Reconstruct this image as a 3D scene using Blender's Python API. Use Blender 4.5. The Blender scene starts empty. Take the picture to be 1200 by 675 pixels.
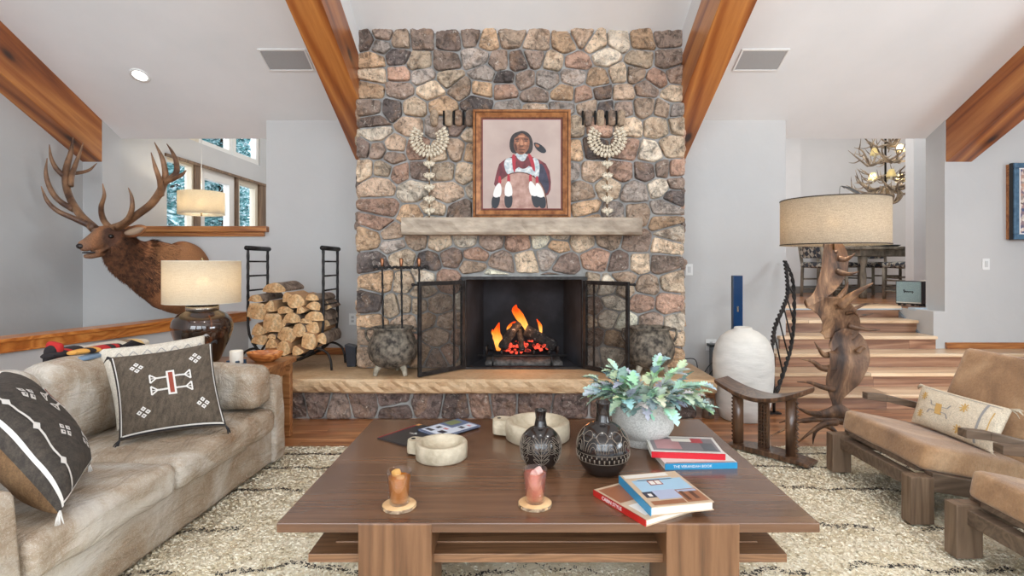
import bpy, math, random
import numpy as np
from mathutils import Vector, Matrix, Euler
PI = math.pi
V = Vector
SC = bpy.context.scene
COL = SC.collection
random.seed(7)
EYE = 1.3; F = 640.0

def P(px, py, d):
    """a point of the room at depth d (metres from the camera plane), from the perspective measured on the photo"""
    return V(((px - 608) / F * d, d, EYE + (309 - py) / F * d))

# ------------------------------------------------------------------ mesh builder
class MB:
    def __init__(s):
        s.v = []; s.f = []; s.mi = []; s.sm = []; s.col = []; s.m = 0; s.x = None; s.c = None
    def add(s, vs, fs, smooth=False):
        n = len(s.v)
        if s.x is not None: vs = [s.x @ V(p) for p in vs]
        s.v.extend([tuple(p) for p in vs])
        for f in fs:
            s.f.append([i + n for i in f]); s.mi.append(s.m); s.sm.append(smooth); s.col.append(s.c)
        return s
    def box(s, c, d, rot=None):
        hx, hy, hz = d[0] / 2, d[1] / 2, d[2] / 2
        vs = [V((x * hx, y * hy, z * hz)) for x in (-1, 1) for y in (-1, 1) for z in (-1, 1)]
        if rot is not None:
            R = rot if isinstance(rot, Matrix) else Euler(rot).to_matrix()
            vs = [R @ p for p in vs]
        c = V(c)
        return s.add([p + c for p in vs], [(0, 1, 3, 2), (4, 6, 7, 5), (0, 4, 5, 1), (2, 3, 7, 6), (0, 2, 6, 4), (1, 5, 7, 3)])
    def bx(s, x0, x1, y0, y1, z0, z1):
        return s.box(((x0 + x1) / 2, (y0 + y1) / 2, (z0 + z1) / 2), (abs(x1 - x0), abs(y1 - y0), abs(z1 - z0)))
    def hexa(s, b, t):
        """b,t: 4 bottom and 4 top points, same order"""
        return s.add(list(b) + list(t), [(3, 2, 1, 0), (4, 5, 6, 7), (0, 1, 5, 4), (1, 2, 6, 5), (2, 3, 7, 6), (3, 0, 4, 7)])
    def prism(s, poly, a, b, smooth=False):
        """poly: list of points (3d) ; extruded by vector from a-offset to b-offset"""
        n = len(poly); a = V(a); b = V(b)
        vs = [V(p) + a for p in poly] + [V(p) + b for p in poly]
        fs = [tuple(range(n))[::-1], tuple(range(n, 2 * n))] + [(i, (i + 1) % n, n + (i + 1) % n, n + i) for i in range(n)]
        return s.add(vs, fs, smooth)
    def loft(s, rings, cap=True, smooth=True, close=True):
        n = len(rings[0]); vs = [p for r in rings for p in r]; fs = []
        for i in range(len(rings) - 1):
            for j in range(n if close else n - 1):
                k = (j + 1) % n
                fs.append((i * n + j, i * n + k, (i + 1) * n + k, (i + 1) * n + j))
        if cap and close:
            fs.append(tuple(range(n))[::-1]); fs.append(tuple((len(rings) - 1) * n + j for j in range(n)))
        return s.add(vs, fs, smooth)
    def tube(s, pts, r, seg=8, up=None, flat=1.0, twist=0.0, cap=True):
        pts = [V(p) for p in pts]; n = len(pts)
        rr = r if isinstance(r, (list, tuple)) else [r] * n
        if len(rr) != n:
            rr = [np.interp(i / (n - 1), np.linspace(0, 1, len(rr)), rr) for i in range(n)]
        rings = []; nrm = None
        for i in range(n):
            t = (pts[min(i + 1, n - 1)] - pts[max(i - 1, 0)])
            if t.length < 1e-9: t = V((0, 0, 1))
            t.normalize()
            if nrm is None:
                a = V(up) if up is not None else (V((0, 0, 1)) if abs(t.z) < .9 else V((1, 0, 0)))
                nrm = (a - t * a.dot(t)).normalized()
            else:
                if up is not None: nrm = V(up)
                nrm = (nrm - t * nrm.dot(t))
                if nrm.length < 1e-6: nrm = t.orthogonal()
                nrm.normalize()
            b = t.cross(nrm)
            q = twist * i
            rings.append([pts[i] + (nrm * math.cos(2 * PI * j / seg + q) + b * (math.sin(2 * PI * j / seg + q) * flat)) * rr[i] for j in range(seg)])
        return s.loft(rings, cap=cap)
    def lathe(s, prof, seg=32, c=(0, 0, 0), smooth=True, cap=True, sy=1.0):
        c = V(c)
        rings = [[c + V((r * math.cos(2 * PI * j / seg), r * sy * math.sin(2 * PI * j / seg), z)) for j in range(seg)] for r, z in prof]
        return s.loft(rings, cap=cap, smooth=smooth)
    def ball(s, c, r, seg=12, rot=None):
        c = V(c); r = r if isinstance(r, (tuple, list, Vector)) else (r, r, r)
        R = Euler(rot).to_matrix() if rot is not None and not isinstance(rot, Matrix) else rot
        rings = []
        m = max(4, seg // 2)
        for i in range(m + 1):
            a = -PI / 2 + PI * (i * .994 + .003 * m) / m
            ring = []
            for j in range(seg):
                q = V((r[0] * math.cos(a) * math.cos(2 * PI * j / seg), r[1] * math.cos(a) * math.sin(2 * PI * j / seg), r[2] * math.sin(a)))
                if R is not None: q = R @ q
                ring.append(c + q)
            rings.append(ring)
        return s.loft(rings)
    def puffy(s, c, d, r=.05, crown=.0, n=10, noise=0, rot=None, seed=1, fn=None, crown_side=0.0):
        """a soft upholstered box: rounded edges, crowned faces"""
        c = V(c); h = V(d) / 2; vs = []; fs = []; idx = {}
        def key(p): return (round(p[0], 5), round(p[1], 5), round(p[2], 5))
        def spc(k):   # spacing denser near the edges
            t = k / n * 2 - 1
            return math.copysign(abs(t) ** .7, t)
        R = Euler(rot).to_matrix() if rot is not None else None
        from mathutils import noise as N
        for ax in range(3):
            for sg in (-1, 1):
                g = []
                for i in range(n + 1):
                    row = []
                    for j in range(n + 1):
                        p = [0, 0, 0]; p[ax] = sg; p[(ax + 1) % 3] = spc(i); p[(ax + 2) % 3] = spc(j)
                        k = key(p)
                        if k not in idx:
                            q = V((p[0] * h.x, p[1] * h.y, p[2] * h.z))
                            rr = min(r, h.x, h.y, h.z)
                            inn = V((max(-h.x + rr, min(h.x - rr, q.x)), max(-h.y + rr, min(h.y - rr, q.y)), max(-h.z + rr, min(h.z - rr, q.z))))
                            dd = q - inn
                            if dd.length > 1e-9: q = inn + dd.normalized() * rr
                            u = [q.x / h.x, q.y / h.y, q.z / h.z]
                            q.z += crown * (1 - u[0] ** 2) * (1 - u[1] ** 2) * u[2]
                            q.x += crown_side * (1 - u[1] ** 2) * (1 - u[2] ** 2) * u[0]
                            q.y += crown_side * (1 - u[0] ** 2) * (1 - u[2] ** 2) * u[1]
                            if fn: q = fn(q, u)
                            if noise:
                                q += N.noise_vector(q * 9 + V((seed, seed, 0))) * noise
                            if R is not None: q = R @ q
                            idx[k] = len(vs); vs.append(q + c)
                        row.append(idx[k])
                    g.append(row)
                for i in range(n):
                    for j in range(n):
                        f = (g[i][j], g[i + 1][j], g[i + 1][j + 1], g[i][j + 1])
                        fs.append(f if sg > 0 else f[::-1])
        return s.add(vs, fs, True)
    def build(s, name, mats, parent=None, loc=None, bevel=0, rot=None, local=False, subsurf=0, seg=2, autosmooth=False):
        mats = mats if isinstance(mats, (list, tuple)) else [mats]
        vs = s.v
        if parent is not None and not local:
            o0 = V(parent['_loc']) if '_loc' in parent else V(parent.location)
            vs = [(p[0] - o0.x, p[1] - o0.y, p[2] - o0.z) for p in vs]
        elif parent is None and loc is None and not local:
            A = np.array(vs); lo = A.min(0); hi = A.max(0)
            loc = V(((lo[0] + hi[0]) / 2, (lo[1] + hi[1]) / 2, lo[2]))
            vs = (A - np.array(loc)).tolist()
        me = bpy.data.meshes.new(name)
        me.from_pydata(vs, [], s.f)
        for m in mats: me.materials.append(m)
        me.polygons.foreach_set('material_index', s.mi)
        me.polygons.foreach_set('use_smooth', s.sm)
        if any(c is not None for c in s.col):
            at = me.color_attributes.new('col', 'FLOAT_COLOR', 'CORNER')
            buf = []
            for f, c in zip(s.f, s.col):
                c = c or (1, 1, 1)
                buf.extend([c[0], c[1], c[2], 1.0] * len(f))
            at.data.foreach_set('color', buf)
        me.update()
        o = bpy.data.objects.new(name, me); COL.objects.link(o)
        if parent is not None: o.parent = parent
        if loc is not None: o.location = loc
        if rot is not None: o.rotation_euler = rot
        if bevel:
            b = o.modifiers.new('bevel', 'BEVEL'); b.width = bevel; b.segments = seg; b.limit_method = 'ANGLE'; b.angle_limit = .6
            b.harden_normals = False
        if subsurf:
            b = o.modifiers.new('sub', 'SUBSURF'); b.levels = subsurf; b.render_levels = subsurf
        return o

def thing(name, label, cat, loc=(0, 0, 0), group=None, rot=None):
    o = bpy.data.objects.new(name, None); COL.objects.link(o)
    o.location = loc; o['label'] = label; o['category'] = cat
    o.empty_display_size = .1
    if group: o['group'] = group
    if rot is not None: o.rotation_euler = rot
    return o
def tag(o, label, cat, group=None, kind=None):
    o['label'] = label; o['category'] = cat
    if group: o['group'] = group
    if kind: o['kind'] = kind
    return o
def struct(o, label=None):
    o['kind'] = 'structure'
    if label: o['label'] = label
    return o
def dup(root, loc, rot=None, label=None, group=None):
    r = root.copy(); COL.objects.link(r); r.location = loc
    if rot is not None: r.rotation_euler = rot
    if label: r['label'] = label
    if group: r['group'] = group
    for ch in list(root.children):
        c = ch.copy(); COL.objects.link(c); c.parent = r
        for g in ch.children:
            d = g.copy(); COL.objects.link(d); d.parent = c
    return r
def cr(pts, n=6):
    """Catmull-Rom through points"""
    pts = [V(p) for p in pts]
    if len(pts) < 3:
        return [pts[0].lerp(pts[-1], i / n) for i in range(n + 1)]
    out = []; q = [pts[0] * 2 - pts[1]] + pts + [pts[-1] * 2 - pts[-2]]
    for i in range(1, len(q) - 2):
        p0, p1, p2, p3 = q[i - 1:i + 3]
        for k in range(n):
            t = k / n
            out.append(.5 * ((2 * p1) + (p2 - p0) * t + (2 * p0 - 5 * p1 + 4 * p2 - p3) * t * t + (3 * p1 - p0 - 3 * p2 + p3) * t ** 3))
    out.append(pts[-1]); return out
def text(name, s, size, mat, parent, loc, rot, extrude=.0006, sx=1.0):
    c = bpy.data.curves.new(name, 'FONT'); c.body = s; c.size = size; c.extrude = extrude
    c.align_x = 'CENTER'; c.align_y = 'CENTER'; c.resolution_u = 2
    c.materials.append(mat)
    tmp = bpy.data.objects.new(name, c); COL.objects.link(tmp)
    bpy.context.view_layer.update()
    me = bpy.data.meshes.new_from_object(tmp.evaluated_get(bpy.context.evaluated_depsgraph_get()))
    bpy.data.objects.remove(tmp)
    o = bpy.data.objects.new(name, me); COL.objects.link(o)
    if parent is not None: o.parent = parent
    o.location = loc; o.rotation_euler = rot; o.scale = (sx, 1, 1)
    return o

# ------------------------------------------------------------------ materials
def srgb(*c):
    if len(c) == 1 and isinstance(c[0], (tuple, list)): c = c[0]
    return tuple(((x / 255) / 12.92 if x / 255 <= .04045 else ((x / 255 + .055) / 1.055) ** 2.4) for x in c)
class NT:
    def __init__(s, name):
        s.mat = bpy.data.materials.new(name); s.mat.use_nodes = True
        s.t = s.mat.node_tree; s.n = s.t.nodes; s.l = s.t.links
        s.b = s.n['Principled BSDF']; s.out = s.n['Material Output']
    def node(s, typ, inputs=None, **kw):
        n = s.n.new(typ)
        for k, v in kw.items(): setattr(n, k, v)
        for k, v in (inputs or {}).items():
            sock = n.inputs[k]
            if hasattr(v, 'links'): s.l.new(v, sock)
            else: sock.default_value = (tuple(v) + (1,) if sock.type == 'RGBA' and len(v) == 3 else v)
        return n
    def set(s, **kw):
        for k, v in kw.items():
            sock = s.b.inputs[k.replace('_', ' ')]
            if hasattr(v, 'links'): s.l.new(v, sock)
            else: sock.default_value = (tuple(v) + (1,) if sock.type == 'RGBA' and len(v) == 3 else v)
        return s
    def coords(s, scale=(1, 1, 1), kind='Object', rot=(0, 0, 0), loc=(0, 0, 0)):
        tc = s.node('ShaderNodeTexCoord')
        return s.node('ShaderNodeMapping', {'Vector': tc.outputs[kind], 'Scale': scale, 'Rotation': rot, 'Location': loc}).outputs[0]
    def noise(s, vec, scale=5, detail=4, rough=.55, dist=0):
        return s.node('ShaderNodeTexNoise', {'Vector': vec, 'Scale': scale, 'Detail': detail, 'Roughness': rough, 'Distortion': dist})
    def ramp(s, fac, stops, interp='LINEAR'):
        r = s.node('ShaderNodeValToRGB', {'Fac': fac}); e = r.color_ramp.elements; r.color_ramp.interpolation = interp
        while len(e) < len(stops): e.new(.5)
        for i, (p, c) in enumerate(stops):
            e[i].position = p
            if not isinstance(c, (tuple, list)): c = (c, c, c)
            e[i].color = tuple(c) + (1,)
        return r.outputs[0]
    def math(s, op, a, b=0.0, c=0.0, clamp=False):
        n = s.n.new('ShaderNodeMath'); n.operation = op; n.use_clamp = clamp
        for i, v in enumerate((a, b, c)):
            if hasattr(v, 'links'): s.l.new(v, n.inputs[i])
            else: n.inputs[i].default_value = v
        return n.outputs[0]
    def mix(s, fac, a, b, blend='MIX'):
        n = s.node('ShaderNodeMixRGB', blend_type=blend)
        for k, v in (('Fac', fac), ('Color1', a), ('Color2', b)):
            if hasattr(v, 'links'): s.l.new(v, n.inputs[k])
            else: n.inputs[k].default_value = (tuple(v) + (1,) if isinstance(v, (tuple, list)) and len(v) == 3 else v)
        return n.outputs[0]
    def bump(s, h, strength=.3, dist=.01, normal=None):
        d = {'Height': h, 'Strength': strength, 'Distance': dist}
        if normal is not None: d['Normal'] = normal
        n = s.node('ShaderNodeBump', d)
        s.l.new(n.outputs[0], s.b.inputs['Normal']); return n.outputs[0]

def plain(name, c, rough=.6, metal=0, **kw):
    m = NT(name); m.set(Base_Color=srgb(c), Roughness=rough, Metallic=metal)
    for k, v in kw.items(): m.set(**{k: v})
    return m.mat
def mottled(name, c1, c2, scale=6, rough=.7, bump=.2, bscale=40, metal=0, bdist=.004, lo=.35, hi=.65, detail=6, stretch=(1, 1, 1), spec=None, coat=0, kind='Object'):
    m = NT(name); co = m.coords(stretch, kind)
    n = m.noise(co, scale, detail)
    m.set(Base_Color=m.ramp(n.outputs[0], [(lo, srgb(c1)), (hi, srgb(c2))]), Roughness=rough, Metallic=metal)
    if bump: m.bump(m.noise(co, bscale, 4).outputs[0], bump, bdist)
    if spec is not None: m.set(**{'Specular_IOR_Level': spec})
    if coat: m.set(Coat_Weight=coat, Coat_Roughness=.08)
    return m.mat
def wood(name, dark, mid, light, axis='x', rings=9, rough=.45, knots=0, coat=0, fine=.5, bump=.12, planks=None, stretch=.07):
    m = NT(name)
    sc = {'x': (stretch, 1, 1), 'y': (1, stretch, 1), 'z': (1, 1, stretch)}[axis]
    co = m.coords(sc)
    off = None
    if planks:      # (axis across the boards, board width, board length)
        tc = m.node('ShaderNodeTexCoord'); sp = m.node('ShaderNodeSeparateXYZ', {'Vector': tc.outputs['Object']})
        across = sp.outputs['XYZ'.index(planks[0].upper())]; along = sp.outputs['XYZ'.index(axis.upper())]
        row = m.math('FLOOR', m.math('DIVIDE', across, planks[1]))
        wn = m.node('ShaderNodeTexWhiteNoise', {'W': row}, noise_dimensions='1D')
        al = m.math('ADD', m.math('DIVIDE', along, planks[2]), m.math('MULTIPLY', wn.outputs[0], 7.0))
        seg = m.math('FLOOR', al)
        cb = m.node('ShaderNodeCombineXYZ', {'X': row, 'Y': seg, 'Z': 0.0})
        wn2 = m.node('ShaderNodeTexWhiteNoise', {'Vector': cb.outputs[0]}, noise_dimensions='3D')
        tone = wn2.outputs[0]
        offv = m.node('ShaderNodeVectorMath', {0: wn2.outputs[1]}, operation='SCALE'); offv.inputs['Scale'].default_value = 20
        co = m.node('ShaderNodeVectorMath', {0: co, 1: offv.outputs[0]}, operation='ADD').outputs[0]
        fr = m.math('FRACT', m.math('DIVIDE', across, planks[1])); fa = m.math('FRACT', al)
        g1 = m.math('LESS_THAN', fr, .012 / planks[1] * .15); g2 = m.math('LESS_THAN', fa, .0022 / planks[2])
        gap = m.math('MAXIMUM', g1, g2)
    n1 = m.noise(co, rings * .35, 3, .5, 1.2)
    w = m.math('FRACT', m.math('MULTIPLY', n1.outputs[0], rings))
    w = m.math('ABSOLUTE', m.math('SUBTRACT', w, .5))
    w = m.math('MULTIPLY', w, 2)
    n2 = m.noise(co, rings * 9, 5, .65)
    f = m.math('ADD', m.math('MULTIPLY', w, 1 - fine), m.math('MULTIPLY', n2.outputs[0], fine))
    col = m.ramp(f, [(.12, srgb(dark)), (.45, srgb(mid)), (.85, srgb(light))])
    if planks:
        t = m.math('MULTIPLY_ADD', tone, .5, .72)
        tv = m.node('ShaderNodeCombineXYZ', {'X': t, 'Y': t, 'Z': t}).outputs[0]
        col = m.mix(1.0, col, tv, 'MULTIPLY')
        col = m.mix(gap, col, srgb(60, 38, 22))
    if knots:
        kc = m.coords({'x': (.45, 1, 1), 'y': (1, .45, 1), 'z': (1, 1, .45)}[axis])
        vo = m.node('ShaderNodeTexVoronoi', {'Vector': kc, 'Scale': knots, 'Randomness': 1.0})
        k = m.ramp(vo.outputs['Distance'], [(.05, 1), (.11, 0)])
        k2 = m.ramp(vo.outputs['Distance'], [(.05, 1), (.27, 0)])
        col = m.mix(m.math('MULTIPLY', k2, .45), col, srgb([x * .62 for x in dark]))
        col = m.mix(k, col, srgb(52, 24, 12))
    m.set(Base_Color=col, Roughness=rough)
    if coat: m.set(Coat_Weight=coat, Coat_Roughness=.12)
    if bump: m.bump(f, bump, .002)
    return m.mat
def area(name, loc, rot, sx, sy, power, col=(1, 1, 1), spread=None):
    l = bpy.data.lights.new(name, 'AREA'); l.shape = 'RECTANGLE'; l.size = sx; l.size_y = sy; l.energy = power; l.color = col
    if spread: l.spread = spread
    o = bpy.data.objects.new(name, l); COL.objects.link(o); o.location = loc; o.rotation_euler = rot; return o
def point(name, loc, power, col=(1, .8, .6), r=.05):
    l = bpy.data.lights.new(name, 'POINT'); l.energy = power; l.color = col; l.shadow_soft_size = r
    o = bpy.data.objects.new(name, l); COL.objects.link(o); o.location = loc; return o
# ------------------------------------------------------------------ shared materials
def wall_mat():
    m = NT('plaster'); co = m.coords()
    n = m.noise(co, 1.3, 3)
    m.set(Base_Color=m.ramp(n.outputs[0], [(.3, srgb(187, 187, 186)), (.7, srgb(194, 193, 191))]), Roughness=.85)
    m.bump(m.noise(co, 7, 5, .5, .6).outputs[0], .22, .012)
    return m.mat
M_wall = wall_mat()
M_ceil = mottled('ceiling_plaster', (224, 225, 225), (230, 230, 230), 1.5, .9, .12, 9, bdist=.01)
M_beam = wood('beam_wood', (104, 50, 18), (156, 88, 38), (196, 130, 66), 'x', 5, .34, knots=2.6, coat=.25, fine=.42, stretch=.06)
M_trim = wood('trim_wood', (120, 66, 28), (160, 98, 48), (188, 128, 70), 'x', 10, .4, knots=1.2, coat=.2)
M_trimy = wood('ledge_wood', (140, 74, 26), (182, 108, 46), (210, 142, 72), 'y', 10, .35, knots=1.4, coat=.3)
M_floor = wood('floor_wood', (120, 70, 40), (164, 106, 64), (194, 142, 96), 'x', 8, .3, planks=('y', .083, 1.1), coat=.3, fine=.5)
M_tread = wood('lit_tread_wood', (186, 148, 112), (218, 188, 152), (234, 210, 180), 'x', 8, .32, planks=('y', .5, 1.3), coat=.3)  # cream highlights on the steps are mixed into this tread colour
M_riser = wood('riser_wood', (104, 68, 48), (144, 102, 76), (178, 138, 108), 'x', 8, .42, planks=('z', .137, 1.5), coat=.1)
M_iron = mottled('wrought_iron', (30, 28, 28), (58, 55, 54), 18, .5, .3, 60, metal=.6)
M_white = plain('white_plastic', (226, 226, 224), .4)
M_cream = plain('lamp_white', (232, 226, 210), .6)
def stone_mat():
    m = NT('field_stone')
    at = m.node('ShaderNodeAttribute', attribute_name='col')
    co = m.coords()
    n = m.noise(co, 9.5, 9, .7, .9)
    n2 = m.noise(co, 5.5, 5, .6, 1.0)
    n3 = m.noise(co, 42, 6, .7, .3)
    dark = m.ramp(n.outputs[0], [(.33, .26), (.42, .58), (.50, .96), (.58, 1.14), (.70, 1.42)])
    c = m.mix(1.0, at.outputs['Color'], dark, 'MULTIPLY')
    stain = m.ramp(n2.outputs[0], [(.52, 0), (.66, 1)])
    c = m.mix(m.math('MULTIPLY', stain, .4), c, srgb(168, 132, 102))
    veins = m.ramp(n3.outputs[0], [(.36, 1), (.45, 0)])
    c = m.mix(m.math('MULTIPLY', veins, .62), c, srgb(52, 48, 46))
    w = m.ramp(m.noise(co, 28, 6, .7, .8).outputs[0], [(.58, 0), (.68, 1)])
    c = m.mix(m.math('MULTIPLY', w, .6), c, srgb(226, 216, 202))
    m.set(Base_Color=c, Roughness=.75)
    h = m.math('ADD', m.math('MULTIPLY', n.outputs[0], 1.6), n3.outputs[0])
    m.bump(h, .9, .016)
    return m.mat
M_stone = stone_mat()
M_mortar = mottled('mortar', (134, 133, 130), (172, 170, 166), 9, .95, .6, 60, bdist=.006)
def slab_mat():
    m = NT('sandstone'); co = m.coords((1, 1, 3))
    n = m.noise(co, 2.2, 6, .6, 1.0); n2 = m.noise(co, 30, 5, .6)
    c = m.ramp(n.outputs[0], [(.3, srgb(170, 134, 98)), (.5, srgb(200, 168, 130)), (.7, srgb(212, 186, 152))])
    d = m.ramp(n2.outputs[0], [(.35, .82), (.6, 1.0)])
    m.set(Base_Color=m.mix(1.0, c, d, 'MULTIPLY'), Roughness=.55)
    m.bump(m.noise(co, 7, 8, .65, .5).outputs[0], .5, .02)
    return m.mat
M_slab = slab_mat()
M_mantel = mottled('mantel_stone', (150, 136, 120), (190, 175, 156), 5, .7, .6, 12, bdist=.015, stretch=(1, 1, 2.5))

SL = .484; YW = 5.73; YB = 6.0
def cz(y): return 2.804 + SL * (YW - y)
RIDGE = -.6
# ------------------------------------------------------------------ shell
b = MB(); b.bx(-4.7, 7.2, -4.2, 6.3, -.12, 0); struct(b.build('floor', M_floor, loc=(0, 0, 0)))

def slope_top(b, x0, x1, y0, y1, z0):
    b.hexa([(x0, y0, z0), (x1, y0, z0), (x1, y1, z0), (x0, y1, z0)], [(x0, y0, cz(y0)), (x1, y0, cz(y0)), (x1, y1, cz(y1)), (x0, y1, cz(y1))])
b = MB()
slope_top(b, -4.575, -4.37, YW, YB, 0)
b.bx(-4.37, -2.65, YW, YB, 0, 1.63)
slope_top(b, -2.65, 2.80, YW, YB, 0)
slope_top(b, 4.47, 7.0, YW, YB, 0)
b.bx(4.35, 4.47, YW, 6.3, 0, .80)
struct(b.build('wall_back', M_wall, loc=(0, 0, 0)))
# exterior left wall with the hall's windows beyond the opening
b = MB()
X0, X1 = -4.72, -4.575
b.bx(X0, X1, -4.2, 7.1, 0, 6.2)
for (a, c) in ((7.1, 11.0),):
    b.bx(X0, X1, 7.1, 11.0, 0, 1.0)
    b.bx(X0, X1, 7.1, 11.0, 2.70, 3.03)
    b.bx(X0, X1, 9.86, 11.0, 1.0, 2.70)
    b.bx(X0, X1, 7.1, 7.35, 3.03, 4.2); b.bx(X0, X1, 9.66, 11.0, 3.03, 4.2)
    b.bx(X0, X1, 7.1, 11.0, 4.2, 4.6)
struct(b.build('wall_left', M_wall, loc=(0, 0, 0)))
b = MB(); b.bx(-4.6, -1.0, 10.9, 11.05, 0, 4.6); b.bx(-1.0, -.85, 6.0, 11.05, 0, 4.6); struct(b.build('wall_hall', M_wall, loc=(0, 0, 0)))
b = MB(); b.bx(-4.7, -.85, 6.0, 11.05, 4.3, 4.4)
struct(b.build('ceiling_hall', M_ceil, loc=(0, 0, 0)))
b = MB(); b.bx(-4.7, 7.2, 6.0, 6.12, 2.85, 4.5); struct(b.build('wall_upper', M_wall, loc=(0, 0, 0)))
b = MB(); b.bx(-4.7, -.9, 6.3, 11.0, -.12, 0.0); struct(b.build('floor_hall', M_floor, loc=(0, 0, 0)))
# solid right wall, and rear wall with its big windows (behind the camera)
b = MB()
b.bx(7.0, 7.15, -4.2, YB, 0, 6.2)
struct(b.build('wall_right', M_wall, loc=(0, 0, 0)))
b = MB()
b.bx(-4.7, 7.15, -4.2, -4.05, 0, .4); b.bx(-4.7, 7.15, -4.2, -4.05, 3.95, 6.2)
for x0, x1 in ((-4.7, -4.2), (-1.35, -1.0), (1.7, 2.1), (4.9, 7.15)):
    b.bx(x0, x1, -4.2, -4.05, .4, 3.95)
struct(b.build('wall_rear', M_wall, loc=(0, 0, 0)))
for i, (x0, x1) in enumerate(((-4.2, -1.35), (-1.0, 1.7), (2.1, 4.9))):
    b = MB()
    for a, c in ((x0, x0 + .07), (x1 - .07, x1), ((x0 + x1) / 2 - .035, (x0 + x1) / 2 + .035)): b.bx(a, c, -4.18, -4.07, .4, 3.95)
    for a, c in ((.4, .47), (3.88, 3.95), (2.7, 2.77)): b.bx(x0, x1, -4.18, -4.07, a, c)
    struct(b.build('window_%d' % (i + 1), M_trim, loc=(0, 0, 0)))
# ceilings
def slopeslab(b, x0, x1, y0, y1, dz=0, th=.14):
    f = lambda y: cz(y) + dz
    b.hexa([(x0, y0, f(y0)), (x1, y0, f(y0)), (x1, y1, f(y1)), (x0, y1, f(y1))], [(x0, y0, f(y0) + th), (x1, y0, f(y0) + th), (x1, y1, f(y1) + th), (x0, y1, f(y1) + th)])
XBL, XBR = -1.446, 1.478     # inner faces of the two middle beams
RZ = 3.415 + SL * 4.94 - (2.804 + SL * YW)   # how much higher the middle bay sits
b = MB()
slopeslab(b, -4.72, XBL - .02, RIDGE, YB); slopeslab(b, XBR + .02, 7.15, RIDGE, YB)
slopeslab(b, XBL - .02, XBR + .02, RIDGE, YW, RZ)
f0, f1 = cz(RIDGE), cz(YW)
for x in (XBL, XBR):
    a, c = (x - .14, x) if x < 0 else (x, x + .14)
    b.hexa([(a, RIDGE, f0), (c, RIDGE, f0), (c, YW, f1), (a, YW, f1)], [(a, RIDGE, f0 + RZ + .1), (c, RIDGE, f0 + RZ + .1), (c, YW, f1 + RZ + .1), (a, YW, f1 + RZ + .1)])
zr = cz(RIDGE)
b.hexa([(-4.72, -4.2, zr - 1.75), (7.15, -4.2, zr - 1.75), (7.15, RIDGE, zr), (-4.72, RIDGE, zr)], [(-4.72, -4.2, zr - 1.6), (7.15, -4.2, zr - 1.6), (7.15, RIDGE, zr + .4), (-4.72, RIDGE, zr + .4)])
struct(b.build('ceiling', M_ceil, loc=(0, 0, 0)))

# beams : built along local x, tilted with the roof
ang = math.atan(SL)
def beam(i, x0, x1, yend, drop, label):
    L = (yend - RIDGE) / math.cos(ang)
    w = x1 - x0; th = drop * math.cos(ang)
    b = MB()
    # local: x along (0 at wall end, -L at ridge), y across, z depth. End cut plumb with the wall
    t = math.tan(ang)
    pts = [(-L, 0, -th), (th * t, 0, -th), (0, 0, 0), (-L, 0, 0)]
    # plumb cut: the lower corner shifts towards the wall
    b.prism(pts, (0, -w / 2, 0), (0, w / 2, 0))
    R = Matrix(((0, -1, 0), (1, 0, 0), (0, 0, 1))) .to_4x4()
    T = Matrix.Rotation(-ang, 4, 'X')
    o = b.build('trim_%d' % i, M_beam, local=True, bevel=.006)
    o.name = 'ceiling_beam' if i == 1 else 'ceiling_beam.%03d' % (i - 1)
    o.matrix_world = Matrix.Translation((( x0 + x1) / 2, yend, cz(yend) + .002)) @ T @ R
    struct(o, label)
beam(1, -4.60, -4.37, YW, .44, 'stained timber ceiling beam above the elk head')
beam(2, -1.71, XBL, YW, .42, 'stained timber ceiling beam along the left side of the chimney')
beam(3, XBR, 1.746, YW, .42, 'stained timber ceiling beam along the right side of the chimney')
beam(4, 4.477, 4.75, YW, .44, 'stained timber ceiling beam above the blue picture')

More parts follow.
